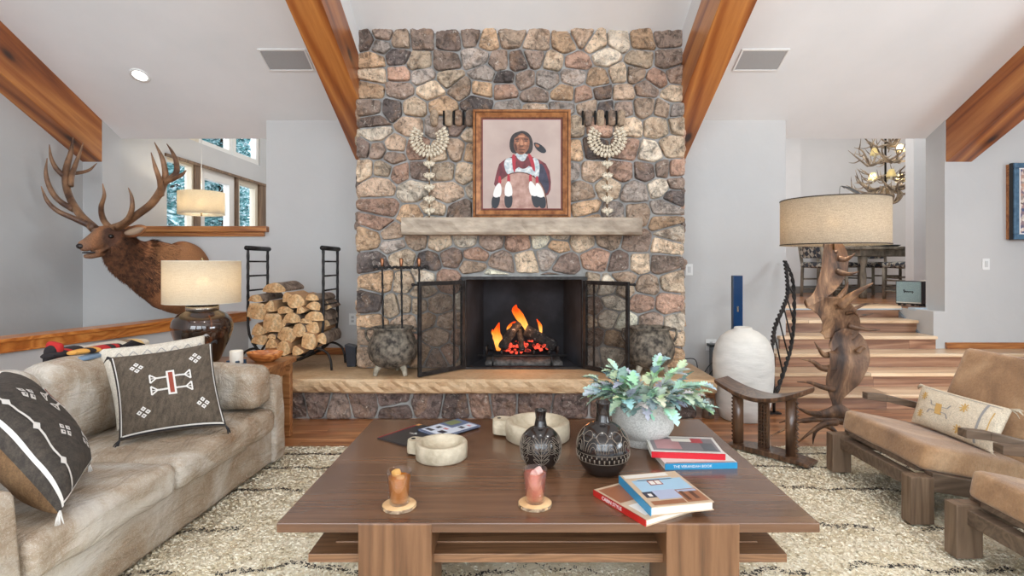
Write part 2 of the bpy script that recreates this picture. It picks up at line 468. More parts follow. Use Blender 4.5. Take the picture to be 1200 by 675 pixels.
# ------------------------------------------------------------------ field stones
PAL = [((184, 160, 138), 6), ((208, 186, 160), 6), ((224, 210, 190), 4), ((154, 134, 120), 5), ((182, 148, 128), 4), ((128, 110, 100), 3),
       ((172, 160, 150), 3), ((198, 166, 134), 4), ((100, 90, 86), 2)]
PALW = [c for c, w in PAL for _ in range(w)]
def clip(poly, nx, ny, d):
    out = []
    for i in range(len(poly)):
        a = poly[i]; c = poly[(i + 1) % len(poly)]
        da = a[0] * nx + a[1] * ny - d; dc = c[0] * nx + c[1] * ny - d
        if da <= 0: out.append(a)
        if (da < 0 < dc) or (dc < 0 < da):
            t = da / (da - dc); out.append((a[0] + (c[0] - a[0]) * t, a[1] + (c[1] - a[1]) * t))
    return out
def stones(b, u0, u1, v0, v1, fmap, rng, hole=None, rowh=(.125, .25), wid=(.12, .36), gap=.0075, depth=.05, tint=1.0, pal=PALW):
    sites = []; v = v0
    while v < v1 - .04:
        h = rng.uniform(*rowh)
        if v + h > v1 - .07: h = v1 - v
        u = u0
        while u < u1 - .03:
            w = rng.uniform(*wid) * (1.15 if h > .22 else .9)
            if u + w > u1 - .08: w = u1 - u
            cx, cy = u + w / 2, v + h / 2
            if w < .28 or h < .18 or rng.random() < .62:
                sites.append((cx + rng.uniform(-.02, .02), cy + rng.uniform(-.035, .035)))
            elif rng.random() < .5:
                sites.append((cx - w * .22, cy + rng.uniform(-.03, .03))); sites.append((cx + w * .25, cy + h * .2)); sites.append((cx + w * .2, cy - h * .25))
            else:
                sites.append((cx + rng.uniform(-.03, .03), cy + h * .22)); sites.append((cx + rng.uniform(-.05, .05), cy - h * .25))
            u += w
        v += h
    ay = 1.25
    for i, (sx, sy) in enumerate(sites):
        poly = [(u0 + gap * .3, v0 + gap * .3), (u1 - gap * .3, v0 + gap * .3), (u1 - gap * .3, v1), (u0 + gap * .3, v1)]
        for j, (tx, ty) in enumerate(sites):
            if i == j or abs(tx - sx) > .8 or abs(ty - sy) > .6: continue
            nx, ny = (tx - sx), (ty - sy) * ay * ay
            L = math.hypot(nx, ny)
            nx /= L; ny /= L
            mx, my = (sx + tx) / 2, (sy + ty) / 2
            poly = clip(poly, nx, ny, nx * mx + ny * my - gap)
            if len(poly) < 3: break
        if len(poly) < 3: continue
        if hole:
            a0, a1, c0, c1 = hole
            cx = sum(p[0] for p in poly) / len(poly); cy = sum(p[1] for p in poly) / len(poly)
            if max(p[0] for p in poly) > a0 and min(p[0] for p in poly) < a1 and max(p[1] for p in poly) > c0 and min(p[1] for p in poly) < c1:
                dl, dr, du = a0 - cx, cx - a1, cy - c1
                m = max(dl, dr, du)
                if m < -.12: continue
                if m == du: poly = clip(poly, 0, -1, -c1 - gap)
                elif m == dl: poly = clip(poly, 1, 0, a0 - gap)
                else: poly = clip(poly, -1, 0, -a1 - gap)
                if len(poly) < 3: continue
        ar = abs(sum(poly[k][0] * poly[(k + 1) % len(poly)][1] - poly[(k + 1) % len(poly)][0] * poly[k][1] for k in range(len(poly)))) / 2
        if ar < .0012: continue
        # round the corners
        for _ in range(2):
            q = []
            for k in range(len(poly)):
                a = poly[k]; c = poly[(k + 1) % len(poly)]
                t = (.09 if _ == 0 else .22)
                q.append((a[0] * (1 - t) + c[0] * t, a[1] * (1 - t) + c[1] * t)); q.append((a[0] * t + c[0] * (1 - t), a[1] * t + c[1] * (1 - t)))
            poly = q
        # resample
        n = 34
        seg = [math.hypot(poly[(k + 1) % len(poly)][0] - poly[k][0], poly[(k + 1) % len(poly)][1] - poly[k][1]) for k in range(len(poly))]
        tot = sum(seg); pts = []
        k = 0; acc = 0
        for q in range(n):
            t = tot * q / n
            while acc + seg[k] < t: acc += seg[k]; k += 1
            f = (t - acc) / max(seg[k], 1e-9); a = poly[k]; c = poly[(k + 1) % len(poly)]
            pts.append((a[0] + (c[0] - a[0]) * f, a[1] + (c[1] - a[1]) * f))
        cx = sum(p[0] for p in pts) / n; cy = sum(p[1] for p in pts) / n
        from mathutils import noise as N
        tilt = (rng.uniform(-.1, .1), rng.uniform(-.1, .1)); dep = depth * rng.uniform(.65, 1.15)
        rings = []
        for s_, d_ in ((1.0, -.01), (1.0, .35), (.975, .62), (.92, .84), (.80, .97), (.64, 1.0), (.47, 1.03), (.30, 1.0), (.13, 1.02)):
            ring = []
            for p in pts:
                nn = N.noise(V((p[0] * 16, p[1] * 16, i * 3.1))) * .028
                x = cx + (p[0] - cx) * (s_ + nn * 2.2); y = cy + (p[1] - cy) * (s_ + nn * 2.2)
                d = dep * d_ + (tilt[0] * (x - cx) + tilt[1] * (y - cy)) * (d_ > .3)
                d += (N.noise(V((x * 11, y * 11, i * 7.7))) * .022 + N.noise(V((x * 30, y * 30, i))) * .013 + N.noise(V((x * 70, y * 70, i))) * .006) * (d_ > .5)
                ring.append(fmap(x, y, max(d, -.01)))
            rings.append(ring)
        base = rng.choice(pal); f = rng.uniform(.86, 1.14) * tint
        b.c = srgb([max(20, min(238, q * f )) for q in base])
        b.loft(rings, smooth=False)
    b.c = None

FBX0, FBX1, HZ, FBT = -.486, .579, .35, 1.16
CX0, CX1, CY, CT = -1.474, 1.505, 4.94, 3.43
rng = random.Random(11)
core = thing('stone_chimney', 'tall chimney breast of mixed tan and grey field stones set in mortar', 'chimney', (0, 5.3, HZ))
b = MB()
b.bx(CX0 + .03, FBX0, CY + .035, YW, 0, CT - .01); b.bx(FBX1, CX1 - .03, CY + .035, YW, 0, CT - .01)
b.bx(FBX0, FBX1, CY + .035, YW, FBT + .02, CT - .01); b.bx(FBX0, FBX1, 5.52, YW, 0, FBT + .02)
b.build('mortar_core', M_mortar, core)
b = MB()
stones(b, CX0, CX1, HZ + .005, CT, lambda u, v, d: (u, CY + .035 - d, v), rng, hole=(FBX0 - .02, FBX1 + .02, HZ, FBT + .035))
b.build('front_stones', M_stone, core)
b = MB()
stones(b, CY + .04, YW, HZ + .005, 2.95, lambda u, v, d: (CX0 + .03 - d, u, v), rng)
b.build('side_stones', M_stone, core)
b = MB()
stones(b, CY + .04, YW, HZ + .005, 2.95, lambda u, v, d: (CX1 - .03 + d, u, v), rng)
b.build('side_stones', M_stone, core)
# firebox interior
M_soot = mottled('sooty_firebrick', (16, 19, 24), (44, 47, 54), 3.0, .85, .4, 30)
M_ash = mottled('ash_bed', (52, 50, 48), (112, 108, 104), 22, .95, .8, 70, bdist=.01)
b = MB()
yi = 5.5; xa, xb = FBX0 + .13, FBX1 - .13
b.add([(FBX0, CY + .02, HZ), (xa, yi, HZ), (xa, yi, FBT + .1), (FBX0, CY + .02, FBT + .02)], [(0, 1, 2, 3)])
b.add([(FBX1, CY + .02, HZ), (xb, yi, HZ), (xb, yi, FBT + .1), (FBX1, CY + .02, FBT + .02)], [(3, 2, 1, 0)])
b.add([(xa, yi, HZ), (xb, yi, HZ), (xb, yi, FBT + .1), (xa, yi, FBT + .1)], [(0, 1, 2, 3)])
b.add([(FBX0, CY + .02, FBT + .02), (FBX1, CY + .02, FBT + .02), (xb, yi, FBT + .1), (xa, yi, FBT + .1)], [(0, 3, 2, 1)])
b.add([(FBX0, CY - .0, HZ + .004), (FBX1, CY - .0, HZ + .004), (xb, yi, HZ + .004), (xa, yi, HZ + .004)], [(0, 1, 2, 3)])
b.build('firebox', M_soot, core)
b = MB(); b.puffy((.045, 5.24, HZ + .02), (.72, .34, .06), .03, .015, 16, .012)
b.build('ash_bed', M_ash, core)
b = MB(); b.bx(FBX0 - .04, FBX1 + .04, CY - .03, CY + .03, FBT - .005, FBT + .022); b.bx(FBX0 - .03, FBX0 + .012, CY - .03, CY + .03, HZ, FBT); b.bx(FBX1 - .012, FBX1 + .03, CY - .03, CY + .03, HZ, FBT); b.bx(FBX0, FBX1, CY - .03, CY + .02, HZ, HZ + .018)
b.build('steel_surround', M_iron, core, bevel=.003)
# upright stones with dark slots either side of the picture
M_void = plain('dark_void', (14, 13, 12), .95)
for side, xs in ((0, (520, 532, 543)), (1, (683, 697.5, 711, 722))):
    for px in xs:
        p = P(px, 138, CY - .03); b = MB(); b.box((p.x, CY - .012, p.z), (.014, .05, .125)); b.build('vent_slot', M_void, core)
    b = MB()
    for k, px in enumerate(((509, 526, 537.5, 550) if side == 0 else (690, 704, 717, 728))):
        p = P(px, 138, CY - .03); b.c = srgb(rng.choice([(150, 122, 100), (172, 150, 126), (130, 112, 98)]))
        b.puffy((p.x, CY - .018, p.z), (.066, .07, .13), .02, .01, 6, .006, seed=k)
    b.build('upright_stones', M_stone, core)

# mantel shelf
def rough_slab(b, x0, x1, y0, y1, z0, z1, rng, n=40, amp=.012, sides=True):
    """a slab with a chiselled front edge"""
    rings = []
    for i in range(n + 1):
        x = x0 + (x1 - x0) * i / n
        e = 0 if 0 < i < n else .01
        f = [rng.uniform(-amp, amp) for _ in range(4)]
        h = z1 - z0
        rings.append([V((x, y1, z0)), V((x, y1, z1)), V((x, y0 + .008 + e + abs(f[0]), z1)), V((x, y0 + e + f[1], z1 - .15 * h)), V((x, y0 + e + f[2] * 1.3, z1 - .5 * h)), V((x, y0 + .006 + e + f[3], z1 - .85 * h)), V((x, y0 + .02 + e, z0))])
    b.loft(rings, smooth=False)
b = MB(); rough_slab(b, -1.015, 1.066, 4.70, 4.93, 1.553, 1.70, rng, amp=.007)
tag(b.build('mantel_shelf', M_mantel), 'long pale stone mantel shelf across the chimney above the fire', 'mantel')

# hearth
hb = thing('stone_hearth', 'raised hearth with long sandstone slab top on a field stone base', 'hearth', (-.5, 4.8, 0))
b = MB(); b.bx(-2.68, 1.46, 4.585, YW, 0, .235); b.build('mortar_core', M_mortar, hb)
b = MB()
PD = [(132, 112, 102), (150, 124, 110), (112, 96, 90), (168, 148, 136), (122, 104, 96)]
stones(b, -2.68, 1.49, 0.0, .232, lambda u, v, d: (u, 4.59 - d, v), rng, rowh=(.2, .24), wid=(.13, .30), depth=.045, pal=PD)
b.build('base_stones', M_stone, hb)
b = MB(); stones(b, 4.58, YW, 0.0, .232, lambda u, v, d: (1.455 + d, u, v), rng, rowh=(.2, .24), wid=(.16, .3), depth=.04, pal=PD)
b.build('base_stones', M_stone, hb)
b = MB(); rough_slab(b, -1.468, 1.63, 4.475, CY + .2, .232, .35, rng, 60)
b.build('slab', M_slab, hb)
b = MB(); rough_slab(b, -2.75, -1.474, 4.50, CY + .2, .232, .347, rng, 30); b.bx(-2.75, -1.474, CY + .2, YW, .232, .347)
b.build('slab', M_slab, hb)
b = MB(); b.bx(1.48, 1.63, CY + .2, YW, .232, .35); b.build('slab', M_slab, hb)

# ------------------------------------------------------------------ trims
b = MB(); b.bx(-4.37, -2.62, 5.66, 5.74, 1.63, 1.69); b.bx(-4.37, -2.65, 5.74, 6.02, 1.63, 1.655); b.bx(-4.37, -2.66, 5.70, 5.732, 1.585, 1.63)
struct(b.build('trim_1', M_trim, loc=(0, 0, 0), bevel=.005), 'knotty pine sill of the interior opening')
b = MB(); b.bx(4.47, 7, 5.70, YW, .411, .475); struct(b.build('baseboard_right', M_trim, loc=(0, 0, 0), bevel=.004))
b = MB(); b.bx(-2.65, -1.5, 5.705, YW, .35, .42); b.bx(1.74, 2.8, 5.71, YW, 0, .09); struct(b.build('baseboard_back', M_trim, loc=(0, 0, 0), bevel=.004))
# half wall with wooden ledge
A_ = V((-3.42, 3.6)); B_ = V((-2.80, 5.72)); d_ = (B_ - A_).normalized(); n_ = V((-d_.y, d_.x)); A2 = A_ - d_ * 3.6
def strip(b, off0, off1, z0, z1, p=A2, q=B_):
    c = [p + n_ * off0, q + n_ * off0, q + n_ * off1, p + n_ * off1]
    b.hexa([(w.x, w.y, z0) for w in c], [(w.x, w.y, z1) for w in c])
b = MB(); strip(b, .04, .17, 0, .72); struct(b.build('wall_half', M_wall, loc=(0, 0, 0)))
b = MB(); strip(b, 0, .21, .775, .80); strip(b, .014, .20, .715, .775); strip(b, .004, .2, .705, .716)
struct(b.build('trim_2', M_trimy, loc=(0, 0, 0), bevel=.003), 'orange pine ledge capping the half wall behind the sofa')

# ------------------------------------------------------------------ stairs
st = thing('staircase', 'broad wooden steps rising to the dining room', 'stairs', (3.4, 4.87, 0))
LX = [2.22, 2.38, 2.55, 2.72, 2.803, 2.803]
for k in range(1, 7):
    y = 4.87 + .27 * (k - 1); z = .137 * k; xr = 6.98 if k <= 3 else 4.345
    yb = y + .27 + .03 if k < 3 else (y + .3 if k < 6 else 6.45)
    if k == 3: yb = YW - .002
    xl = LX[k - 1]
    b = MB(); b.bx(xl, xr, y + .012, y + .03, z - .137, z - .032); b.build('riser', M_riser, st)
    b = MB(); b.bx(xl - .01, xr, y - .022, min(yb, y + .34) if k != 3 else yb, z - .034, z)
    if k == 3: pass
    b.build('tread', M_tread, st, bevel=.008)
b = MB(); b.bx(2.803, 4.345, 5.7, 6.6, 0, .38); b.bx(2.6, 6.98, 5.2, 5.715, 0, .25); b.build('carcass', M_riser, st)
M_blue = plain('painted_stringer', (120, 130, 138), .5)
b = MB()
b.prism([(4.333, 5.60, .36), (4.333, 5.725, .43), (4.333, 6.34, .82), (4.333, 6.34, .70), (4.333, 5.72, .30)], (0, 0, 0), (.016, 0, 0))
b.build('stringer', M_blue, st)

# ------------------------------------------------------------------ dining room shell
b = MB(); b.bx(4.352, 8.6, YB, 9.3, .70, .81); b.bx(2.3, 4.35, 6.43, 9.3, .70, .81)
struct(b.build('floor_dining', M_floor, loc=(0, 0, 0)))
M_nose = plain('nosing_reflection', (176, 190, 200), .4)  # bluish-white reflection along the floor edge, painted into the nosing colour
b = MB(); b.bx(2.803, 4.35, 6.2, 6.44, .775, .812); b.bx(4.345, 4.9, 5.98, 6.1, .785, .813)
struct(b.build('trim_3', M_nose, loc=(0, 0, 0), bevel=.004), 'nosing at the edge of the dining floor with its pale reflection painted on')
M_wallw = mottled('dining_plaster', (214, 213, 212), (222, 220, 219), 1.5, .85, .12, 9, bdist=.01)
b = MB(); b.bx(2.2, 8.6, 9.2, 9.35, .8, 4.5); b.bx(2.3, 4.62, 8.95, 9.2, .81, 3.25)
b.bx(4.99, 8.6, 6.9, 7.05, .81, 4.5)
b.bx(2.2, 2.35, 6.0, 9.3, .8, 4.5); b.bx(8.5, 8.65, 6.0, 9.3, .8, 4.5)
struct(b.build('wall_dining', M_wallw, loc=(0, 0, 0)))
b = MB(); b.bx(2.2, 8.6, 6.0, 9.3, 4.3, 4.4); struct(b.build('ceiling_dining', M_ceil, loc=(0, 0, 0)))
b = MB(); b.bx(4.62, 8.5, 9.17, 9.2, .81, .93); b.bx(2.3, 4.62, 8.92, 8.95, .81, .93); struct(b.build('baseboard_dining', plain('grey_base', (120, 118, 114), .5), loc=(0, 0, 0)))

# ------------------------------------------------------------------ hall windows (in the left exterior wall)
M_glass = NT('window_glass'); M_glass.set(Base_Color=(1, 1, 1), Roughness=0.0, IOR=1.02); M_glass.b.inputs['Transmission Weight'].default_value = 1.0; M_glass = M_glass.mat
M_wframe = plain('window_white', (222, 220, 214), .5)
M_wcream = plain('window_cream', (206, 196, 176), .5)
M_wbrown = wood('window_brown', (84, 64, 46), (112, 88, 66), (140, 112, 84), 'z', 8, .5)
def window(i, y0, y1, z0, z1, mfr, fr, post=None):
    t = bpy.data.objects.new('window_%d' % i, None); COL.objects.link(t); t.location = (-4.65, (y0 + y1) / 2, z0); struct(t)
    b = MB(); x0, x1 = -4.70, -4.60
    b.bx(x0, x1, y0, y0 + fr, z0, z1); b.bx(x0, x1, y1 - fr, y1, z0, z1); b.bx(x0, x1, y0 + fr, y1 - fr, z0, z0 + fr); b.bx(x0, x1, y0 + fr, y1 - fr, z1 - fr, z1)
    b.build('window_frame', mfr, t, bevel=.004)
    b = MB(); b.bx(-4.66, -4.655, y0 + fr, y1 - fr, z0 + fr, z1 - fr); b.build('pane', M_glass, t)
    if post:
        b = MB(); b.bx(-4.72, -4.565, post[0], post[1], z0, z1); b.build('post', M_wbrown, t)
window(4, 7.10, 7.72, 1.0, 2.70, M_wcream, .04, (7.72, 7.84))
window(5, 7.85, 8.83, 1.0, 2.70, M_wframe, .15, (8.83, 8.90))
window(6, 8.91, 9.62, 1.0, 2.70, M_wcream, .09, (9.62, 9.86))
window(7, 7.35, 7.85, 3.03, 4.2, M_wcream, .07)
window(8, 7.85, 8.75, 3.03, 4.2, M_wframe, .07)
window(9, 8.80, 9.66, 3.03, 4.2, M_wframe, .09)
b = MB(); b.bx(-4.575, -4.55, 7.05, 9.9, 2.69, 2.73); struct(b.build('trim_4', M_wbrown, loc=(0, 0, 0)), 'dark head trim over the hall windows')
# ------------------------------------------------------------------ materials
def leather_mat():
    m = NT('worn_leather'); co = m.coords()
    n = m.noise(co, 2.4, 5, .6, .8); n2 = m.noise(co, 26, 8, .7, 2.2)
    c = m.ramp(n.outputs[0], [(.32, srgb(138, 112, 86)), (.47, srgb(172, 156, 136)), (.64, srgb(204, 198, 188))])
    sc = m.ramp(n2.outputs[0], [(.485, 0), (.5, 1), (.515, 0)])
    c = m.mix(m.math('MULTIPLY', sc, .6), c, srgb(228, 222, 210))
    m.set(Base_Color=c, Roughness=m.ramp(n.outputs[0], [(.3, .30), (.7, .18)]))
    w = m.noise(m.coords((1.6, .5, 1.6)), 6.5, 5, .6, 1.6)
    h = m.math('ADD', m.math('MULTIPLY', w.outputs[0], 3.2), m.math('MULTIPLY', m.noise(co, 120, 3).outputs[0], .25))
    m.bump(h, .55, .016); return m.mat
M_leather = leather_mat()
M_brownleather = mottled('tan_leather', (112, 74, 40), (158, 116, 74), 3, .34, .4, 14, bdist=.01)
def weave(name, c1, c2, scale=180, rough=.95, streak=(3, 1, 1), bump=.5):
    m = NT(name); co = m.coords(streak)
    n = m.noise(co, 22, 6, .7); n2 = m.noise(m.coords(), scale, 3, .6)
    c = m.ramp(n.outputs[0], [(.3, srgb(c1)), (.7, srgb(c2))])
    d = m.ramp(n2.outputs[0], [(.3, .72), (.7, 1.12)])
    m.set(Base_Color=m.mix(1.0, c, d, 'MULTIPLY'), Roughness=rough)
    m.bump(n2.outputs[0], bump, .004); return m.mat
M_brownweave = weave('brown_sabra', (66, 56, 46), (104, 92, 78))
M_tanweave = weave('tan_sabra', (98, 72, 46), (132, 102, 70))
M_darkweave = weave('charcoal_sabra', (50, 46, 42), (84, 76, 68))
M_creamweave = weave('cream_linen', (196, 186, 170), (218, 210, 196), bump=.3)
M_embw = plain('white_embroidery', (214, 210, 204), .9)
M_embr = plain('rust_embroidery', (142, 66, 50), .9)
M_embk = plain('black_embroidery', (44, 42, 44), .9)
M_embg = plain('grey_embroidery', (150, 148, 146), .9)
M_emby = plain('ochre_embroidery', (198, 160, 96), .9)
M_walnut = wood('walnut', (72, 48, 33), (98, 68, 48), (122, 88, 63), 'x', 6, .26, coat=.35, fine=.74, bump=.05, stretch=.05)
M_walnutv = wood('walnut_leg', (84, 56, 35), (114, 79, 52), (138, 100, 69), 'z', 8, .4, coat=.1, fine=.62, bump=.05)
M_walnutf = wood('walnut_edge', (94, 64, 42), (124, 88, 60), (146, 108, 76), 'x', 14, .4, coat=.1, fine=.6, bump=.05)

class Pillow:
    """corners: bottom-left, bottom-right, top-right, top-left seen from the front"""
    def __init__(s, c, t, pinch=.07, power=.42):
        s.c = [V(p) for p in c]; s.t = t; s.pinch = pinch; s.pw = power
        s.n = (s.c[1] - s.c[0]).cross(s.c[3] - s.c[0]).normalized()
    def pos(s, u, v, side=1, lift=0.0):
        x = u * (1 - s.pinch * (1 - v * v) * abs(u)); y = v * (1 - s.pinch * (1 - u * u) * abs(v))
        a, b_ = (x + 1) / 2, (y + 1) / 2
        q = s.c[0].lerp(s.c[1], a).lerp(s.c[3].lerp(s.c[2], a), b_)
        k = max(0, (1 - abs(u) ** 2.4)) * max(0, (1 - abs(v) ** 2.4))
        from mathutils import noise as N
        w = N.noise(V((u * 2.3, v * 2.3, s.t * 50))) * .09 + N.noise(V((u * 6, v * 6, s.t * 90))) * .035
        h = s.t * (k ** s.pw) * (1 + w)
        return q + s.n * (side * h + side * lift)
    def body(s, b, n=26, m=(0, 0)):
        for side in (1, -1):
            b.m = m[0 if side == 1 else 1]
            g = []
            for i in range(n + 1):
                for j in range(n + 1):
                    u = math.sin((i / n - .5) * PI) ; v = math.sin((j / n - .5) * PI)
                    g.append(s.pos(u, v, side))
            fs = []
            for i in range(n):
                for j in range(n):
                    f = (i * (n + 1) + j, (i + 1) * (n + 1) + j, (i + 1) * (n + 1) + j + 1, i * (n + 1) + j + 1)
                    fs.append(f if side == 1 else f[::-1])
            b.add(g, fs, True)
        return b
    def line(s, b, pts, w, lift=.003, side=1):
        """embroidered line through uv points"""
        pts = [V((p[0], p[1])) for p in pts]
        for a, c in zip(pts[:-1], pts[1:]):
            L = (c - a).length; k = max(1, int(L / .08)); d = (c - a).normalized(); nn = V((-d.y, d.x)) * w / 2
            for q in range(k):
                p0 = a.lerp(c, q / k); p1 = a.lerp(c, (q + 1) / k)
                b.add([s.pos(*(p0 - nn), side, lift), s.pos(*(p1 - nn), side, lift), s.pos(*(p1 + nn), side, lift), s.pos(*(p0 + nn), side, lift)], [(0, 1, 2, 3)])
    def quad(s, b, cx, cy, w, h, rot=0, lift=.003):
        c, q = math.cos(rot), math.sin(rot); k = max(1, int(max(w, h) / .1))
        P_ = lambda x, y: s.pos(cx + x * c - y * q, cy + x * q + y * c, 1, lift)
        for i in range(k):
            for j in range(k):
                x0, x1 = -w / 2 + w * i / k, -w / 2 + w * (i + 1) / k; y0, y1 = -h / 2 + h * j / k, -h / 2 + h * (j + 1) / k
                b.add([P_(x0, y0), P_(x1, y0), P_(x1, y1), P_(x0, y1)], [(0, 1, 2, 3)])
    def tri(s, b, pts, lift=.003):
        b.add([s.pos(p[0], p[1], 1, lift) for p in pts], [(0, 1, 2)])
    def tassel(s, b, u, v, L=.035, rg=random):
        o = s.pos(u, v); out = (o - s.pos(u * .8, v * .8)).normalized()
        for k in range(7):
            d = (out + V((rg.uniform(-.6, .6), rg.uniform(-.6, .6), rg.uniform(-.9, .1)))).normalized()
            b.tube([o - out * .01, o + d * L * .6, o + d * L + V((0, 0, -.01))], [.004, .003, .0015], 5)

def diamonds(p, b, cx, cy, s=.13, asp=1.0):
    for dx, dy in ((1, 0), (-1, 0), (0, 1), (0, -1)):
        b.m = 1; p.quad(b, cx + dx * s * .62, cy + dy * s * .62 * asp, s * .62, s * .62, PI / 4, .003)
        b.m = 2; p.quad(b, cx + dx * s * .62, cy + dy * s * .62 * asp, s * .2, s * .2, PI / 4, .0045)
def motif(p, b, cx=0, cy=0, k=1.0):
    b.m = 1; p.quad(b, cx, cy, .16 * k, .56 * k); b.m = 3; p.quad(b, cx, cy, .085 * k, .48 * k, 0, .0045)
    b.m = 1
    for sg in (-1, 1):
        for yy in (.14, -.14):
            n = 8
            for i in range(n):
                x0 = cx + sg * (.08 + .2 * i / n) * k; x1 = cx + sg * (.08 + .2 * (i + 1) / n) * k
                a = .018 * (1 if i % 2 else -1)
                p.line(b, [(x0, cy + yy * k + a), (x1, cy + yy * k - a)], .014); p.line(b, [(x0, cy + yy * k - a), (x1, cy + yy * k + a)], .014)
            T = [(cx + sg * .27 * k, cy + yy * k), (cx + sg * .39 * k, cy + (yy + .1) * k), (cx + sg * .39 * k, cy + (yy - .1) * k)]
            p.line(b, T + [T[0]], .03)
            p.line(b, [T[0], (cx + sg * .39 * k, cy + yy * k)], .014)

# ------------------------------------------------------------------ sofa
rg = random.Random(5)
sofa = thing('leather_sofa', 'long taupe leather sofa with loose cushions beside the half wall', 'sofa', (-2.1, 2.6, .018))
sofa['_loc'] = (-2.1, 2.6, .018)
b = MB(); b.puffy((-2.08, 2.65, .145), (.94, 1.98, .25), .03, 0, 14, .004); b.build('base', M_leather, sofa)
def arm(y, th, sgn):
    def fn(q, u):
        if q.x > 0 and q.z > 0: q.x -= .03 * (q.z / .29) ** 2 * (q.x / .47)
        return q
    b = MB(); b.puffy((-2.07, y, .295), (.97, th, .55), .028, .003, 14, .004, fn=fn); return b
arm(3.575, .15, 1).build('arm', M_leather, sofa)
arm(1.70, .20, -1).build('arm', M_leather, sofa)
b = MB(); b.puffy((-1.98, 3.395, .54), (.76, .20, .25), .06, .02, 14, .006, seed=3, crown_side=.012); b.build('arm_cushion', M_leather, sofa)
b = MB(); b.puffy((-2.52, 2.65, .37), (.17, 2.0, .70), .06, .005, 14, .005); b.build('back_frame', M_leather, sofa)
for i, (y0, y1) in enumerate(((1.81, 2.545), (2.55, 3.49))):
    b = MB(); b.puffy((-1.95, (y0 + y1) / 2, .31), (.76, y1 - y0, .155), .05, .03, 22, .009, seed=i * 5 + 1); b.build('seat_cushion', M_leather, sofa)
for i, (y0, y1) in enumerate(((1.83, 2.60), (2.61, 3.42))):
    b = MB(); b.puffy((-2.34, (y0 + y1) / 2, .60), (.24, y1 - y0, .40), .09, .02, 20, .010, seed=i * 7 + 2, rot=(0, -.16, 0), crown_side=.03); b.build('back_cushion', [M_leather, M_brownleather][0 if i == 0 else 0], sofa)
sofa.rotation_euler = (0, 0, -.035)

# pillows
p = Pillow([(-1.965, 2.68, .425), (-1.565, 2.93, .425), (-1.735, 3.09, .855), (-2.115, 2.82, .815)], .075)
b = MB(); p.body(b)
for cx, cy in ((-.55, .58), (.6, .62), (-.52, -.5), (.62, -.46)): diamonds(p, b, cx, cy)
motif(p, b, .06, .1)
b.m = 1
p.line(b, [(-.95, .95), (-.95, -.93)], .022); p.line(b, [(.95, .95), (.95, -.9)], .022); p.line(b, [(-.93, -.93), (.95, -.93)], .03)
b.m = 2
p.line(b, [(-.975, .98), (-.975, -.97)], .02); p.line(b, [(.975, .98), (.975, -.97)], .02); p.line(b, [(-.96, -.965), (.97, -.965)], .03)
for u in (-1, 1):
    for v in (-1, 1): p.tassel(b, u, v, .03, rg)
tag(b.build('throw_pillow', [M_brownweave, M_embw, M_embk, M_embr]), 'brown woven pillow with a red centre motif at the far end of the sofa', 'pillow')
p = Pillow([(-2.09, 2.84, .43), (-1.70, 3.10, .43), (-1.87, 3.25, .875), (-2.285, 2.96, .835)], .085)
b = MB(); p.body(b)
b.m = 1
for k in range(7):
    u = -.8 + k * .26; p.line(b, [(u, .62), (u + .13, .78), (u + .22, .6)], .02)
for u in (-1, 1): p.tassel(b, u, 1, .03, rg)
tag(b.build('throw_pillow', [M_creamweave, M_embg]), 'cream pillow with grey zigzags tucked behind the brown motif pillow', 'pillow')
p = Pillow([(-1.60, 1.90, .43), (-1.85, 2.35, .43), (-2.15, 2.27, .85), (-1.90, 1.82, .85)], .12)
b = MB(); p.body(b, m=(0, 4))
diamonds(p, b, -.25, .55, .15, 1.0); diamonds(p, b, .25, -.55, .15); diamonds(p, b, -.3, -.2, .12)
motif(p, b, .42, .25, .8)
b.m = 1
p.line(b, [(-.72, .97), (-.72, -.95)], .035); p.line(b, [(-.96, .97), (-.96, -.97)], .03); p.line(b, [(-.95, -.93), (.95, -.93)], .025)
for v in (-.5, .1, .6): p.quad(b, -.72, v, .1, .1, PI / 4, .004)
for u in (-1, 1):
    for v in (-1, 1): p.tassel(b, u, v, .03, rg)
tag(b.build('throw_pillow', [M_darkweave, M_embw, M_embk, M_embr, M_tanweave]), 'dark woven pillow with white diamond clusters leaning at the near end of the sofa', 'pillow')

# throws over the sofa back
M_thr = [plain('throw_black', (34, 28, 30), .95), plain('throw_red', (170, 36, 34), .95), plain('throw_ochre', (206, 150, 72), .95), plain('throw_blue', (110, 130, 150), .95), M_creamweave]
def throw(name, label, px_pts, d0, d1, bands, hang, thick=.012, seed=1):
    pass
b = MB(); R_ = random.Random(4)
def fold(b, x0, x1, yc, zc, r, mats, lean, n=40):
    """a rolled fold of cloth running along y: cross-section loops"""
    rings = []
    for i in range(n + 1):
        f = i / n; y = yc[0] + (yc[1] - yc[0]) * f
        ring = []
        for j in range(14):
            a = 2 * PI * j / 14; rr = r * (1 + .12 * math.sin(5 * f + 2 * a)) * (.55 + .45 * math.sin(PI * min(1, max(0, f * 1.0))) ** .4)
            ring.append(V((x0 + (x1 - x0) * f + math.cos(a) * rr * 1.3, y, zc[0] + (zc[1] - zc[0]) * f + math.sin(a) * rr * .55)))
        rings.append(ring)
    for i in range(n):
        b.m = mats[int(i / n * len(mats))]
        b.loft(rings[i:i + 2], cap=(i in (0, n - 1)))
fold(b, -2.42, -2.40, (2.80, 3.0), (.825, .835), .042, [0, 0, 1, 0, 0, 4], 0)
b.m = 0; b.puffy((-2.42, 2.83, .82), (.06, .05, .10), .04, .01, 8, .01, rot=(0, .2, 0))
fold(b, -2.33, -2.27, (2.84, 3.10), (.835, .835), .032, [2, 2, 0, 2, 1, 1, 0, 1, 0], 0)
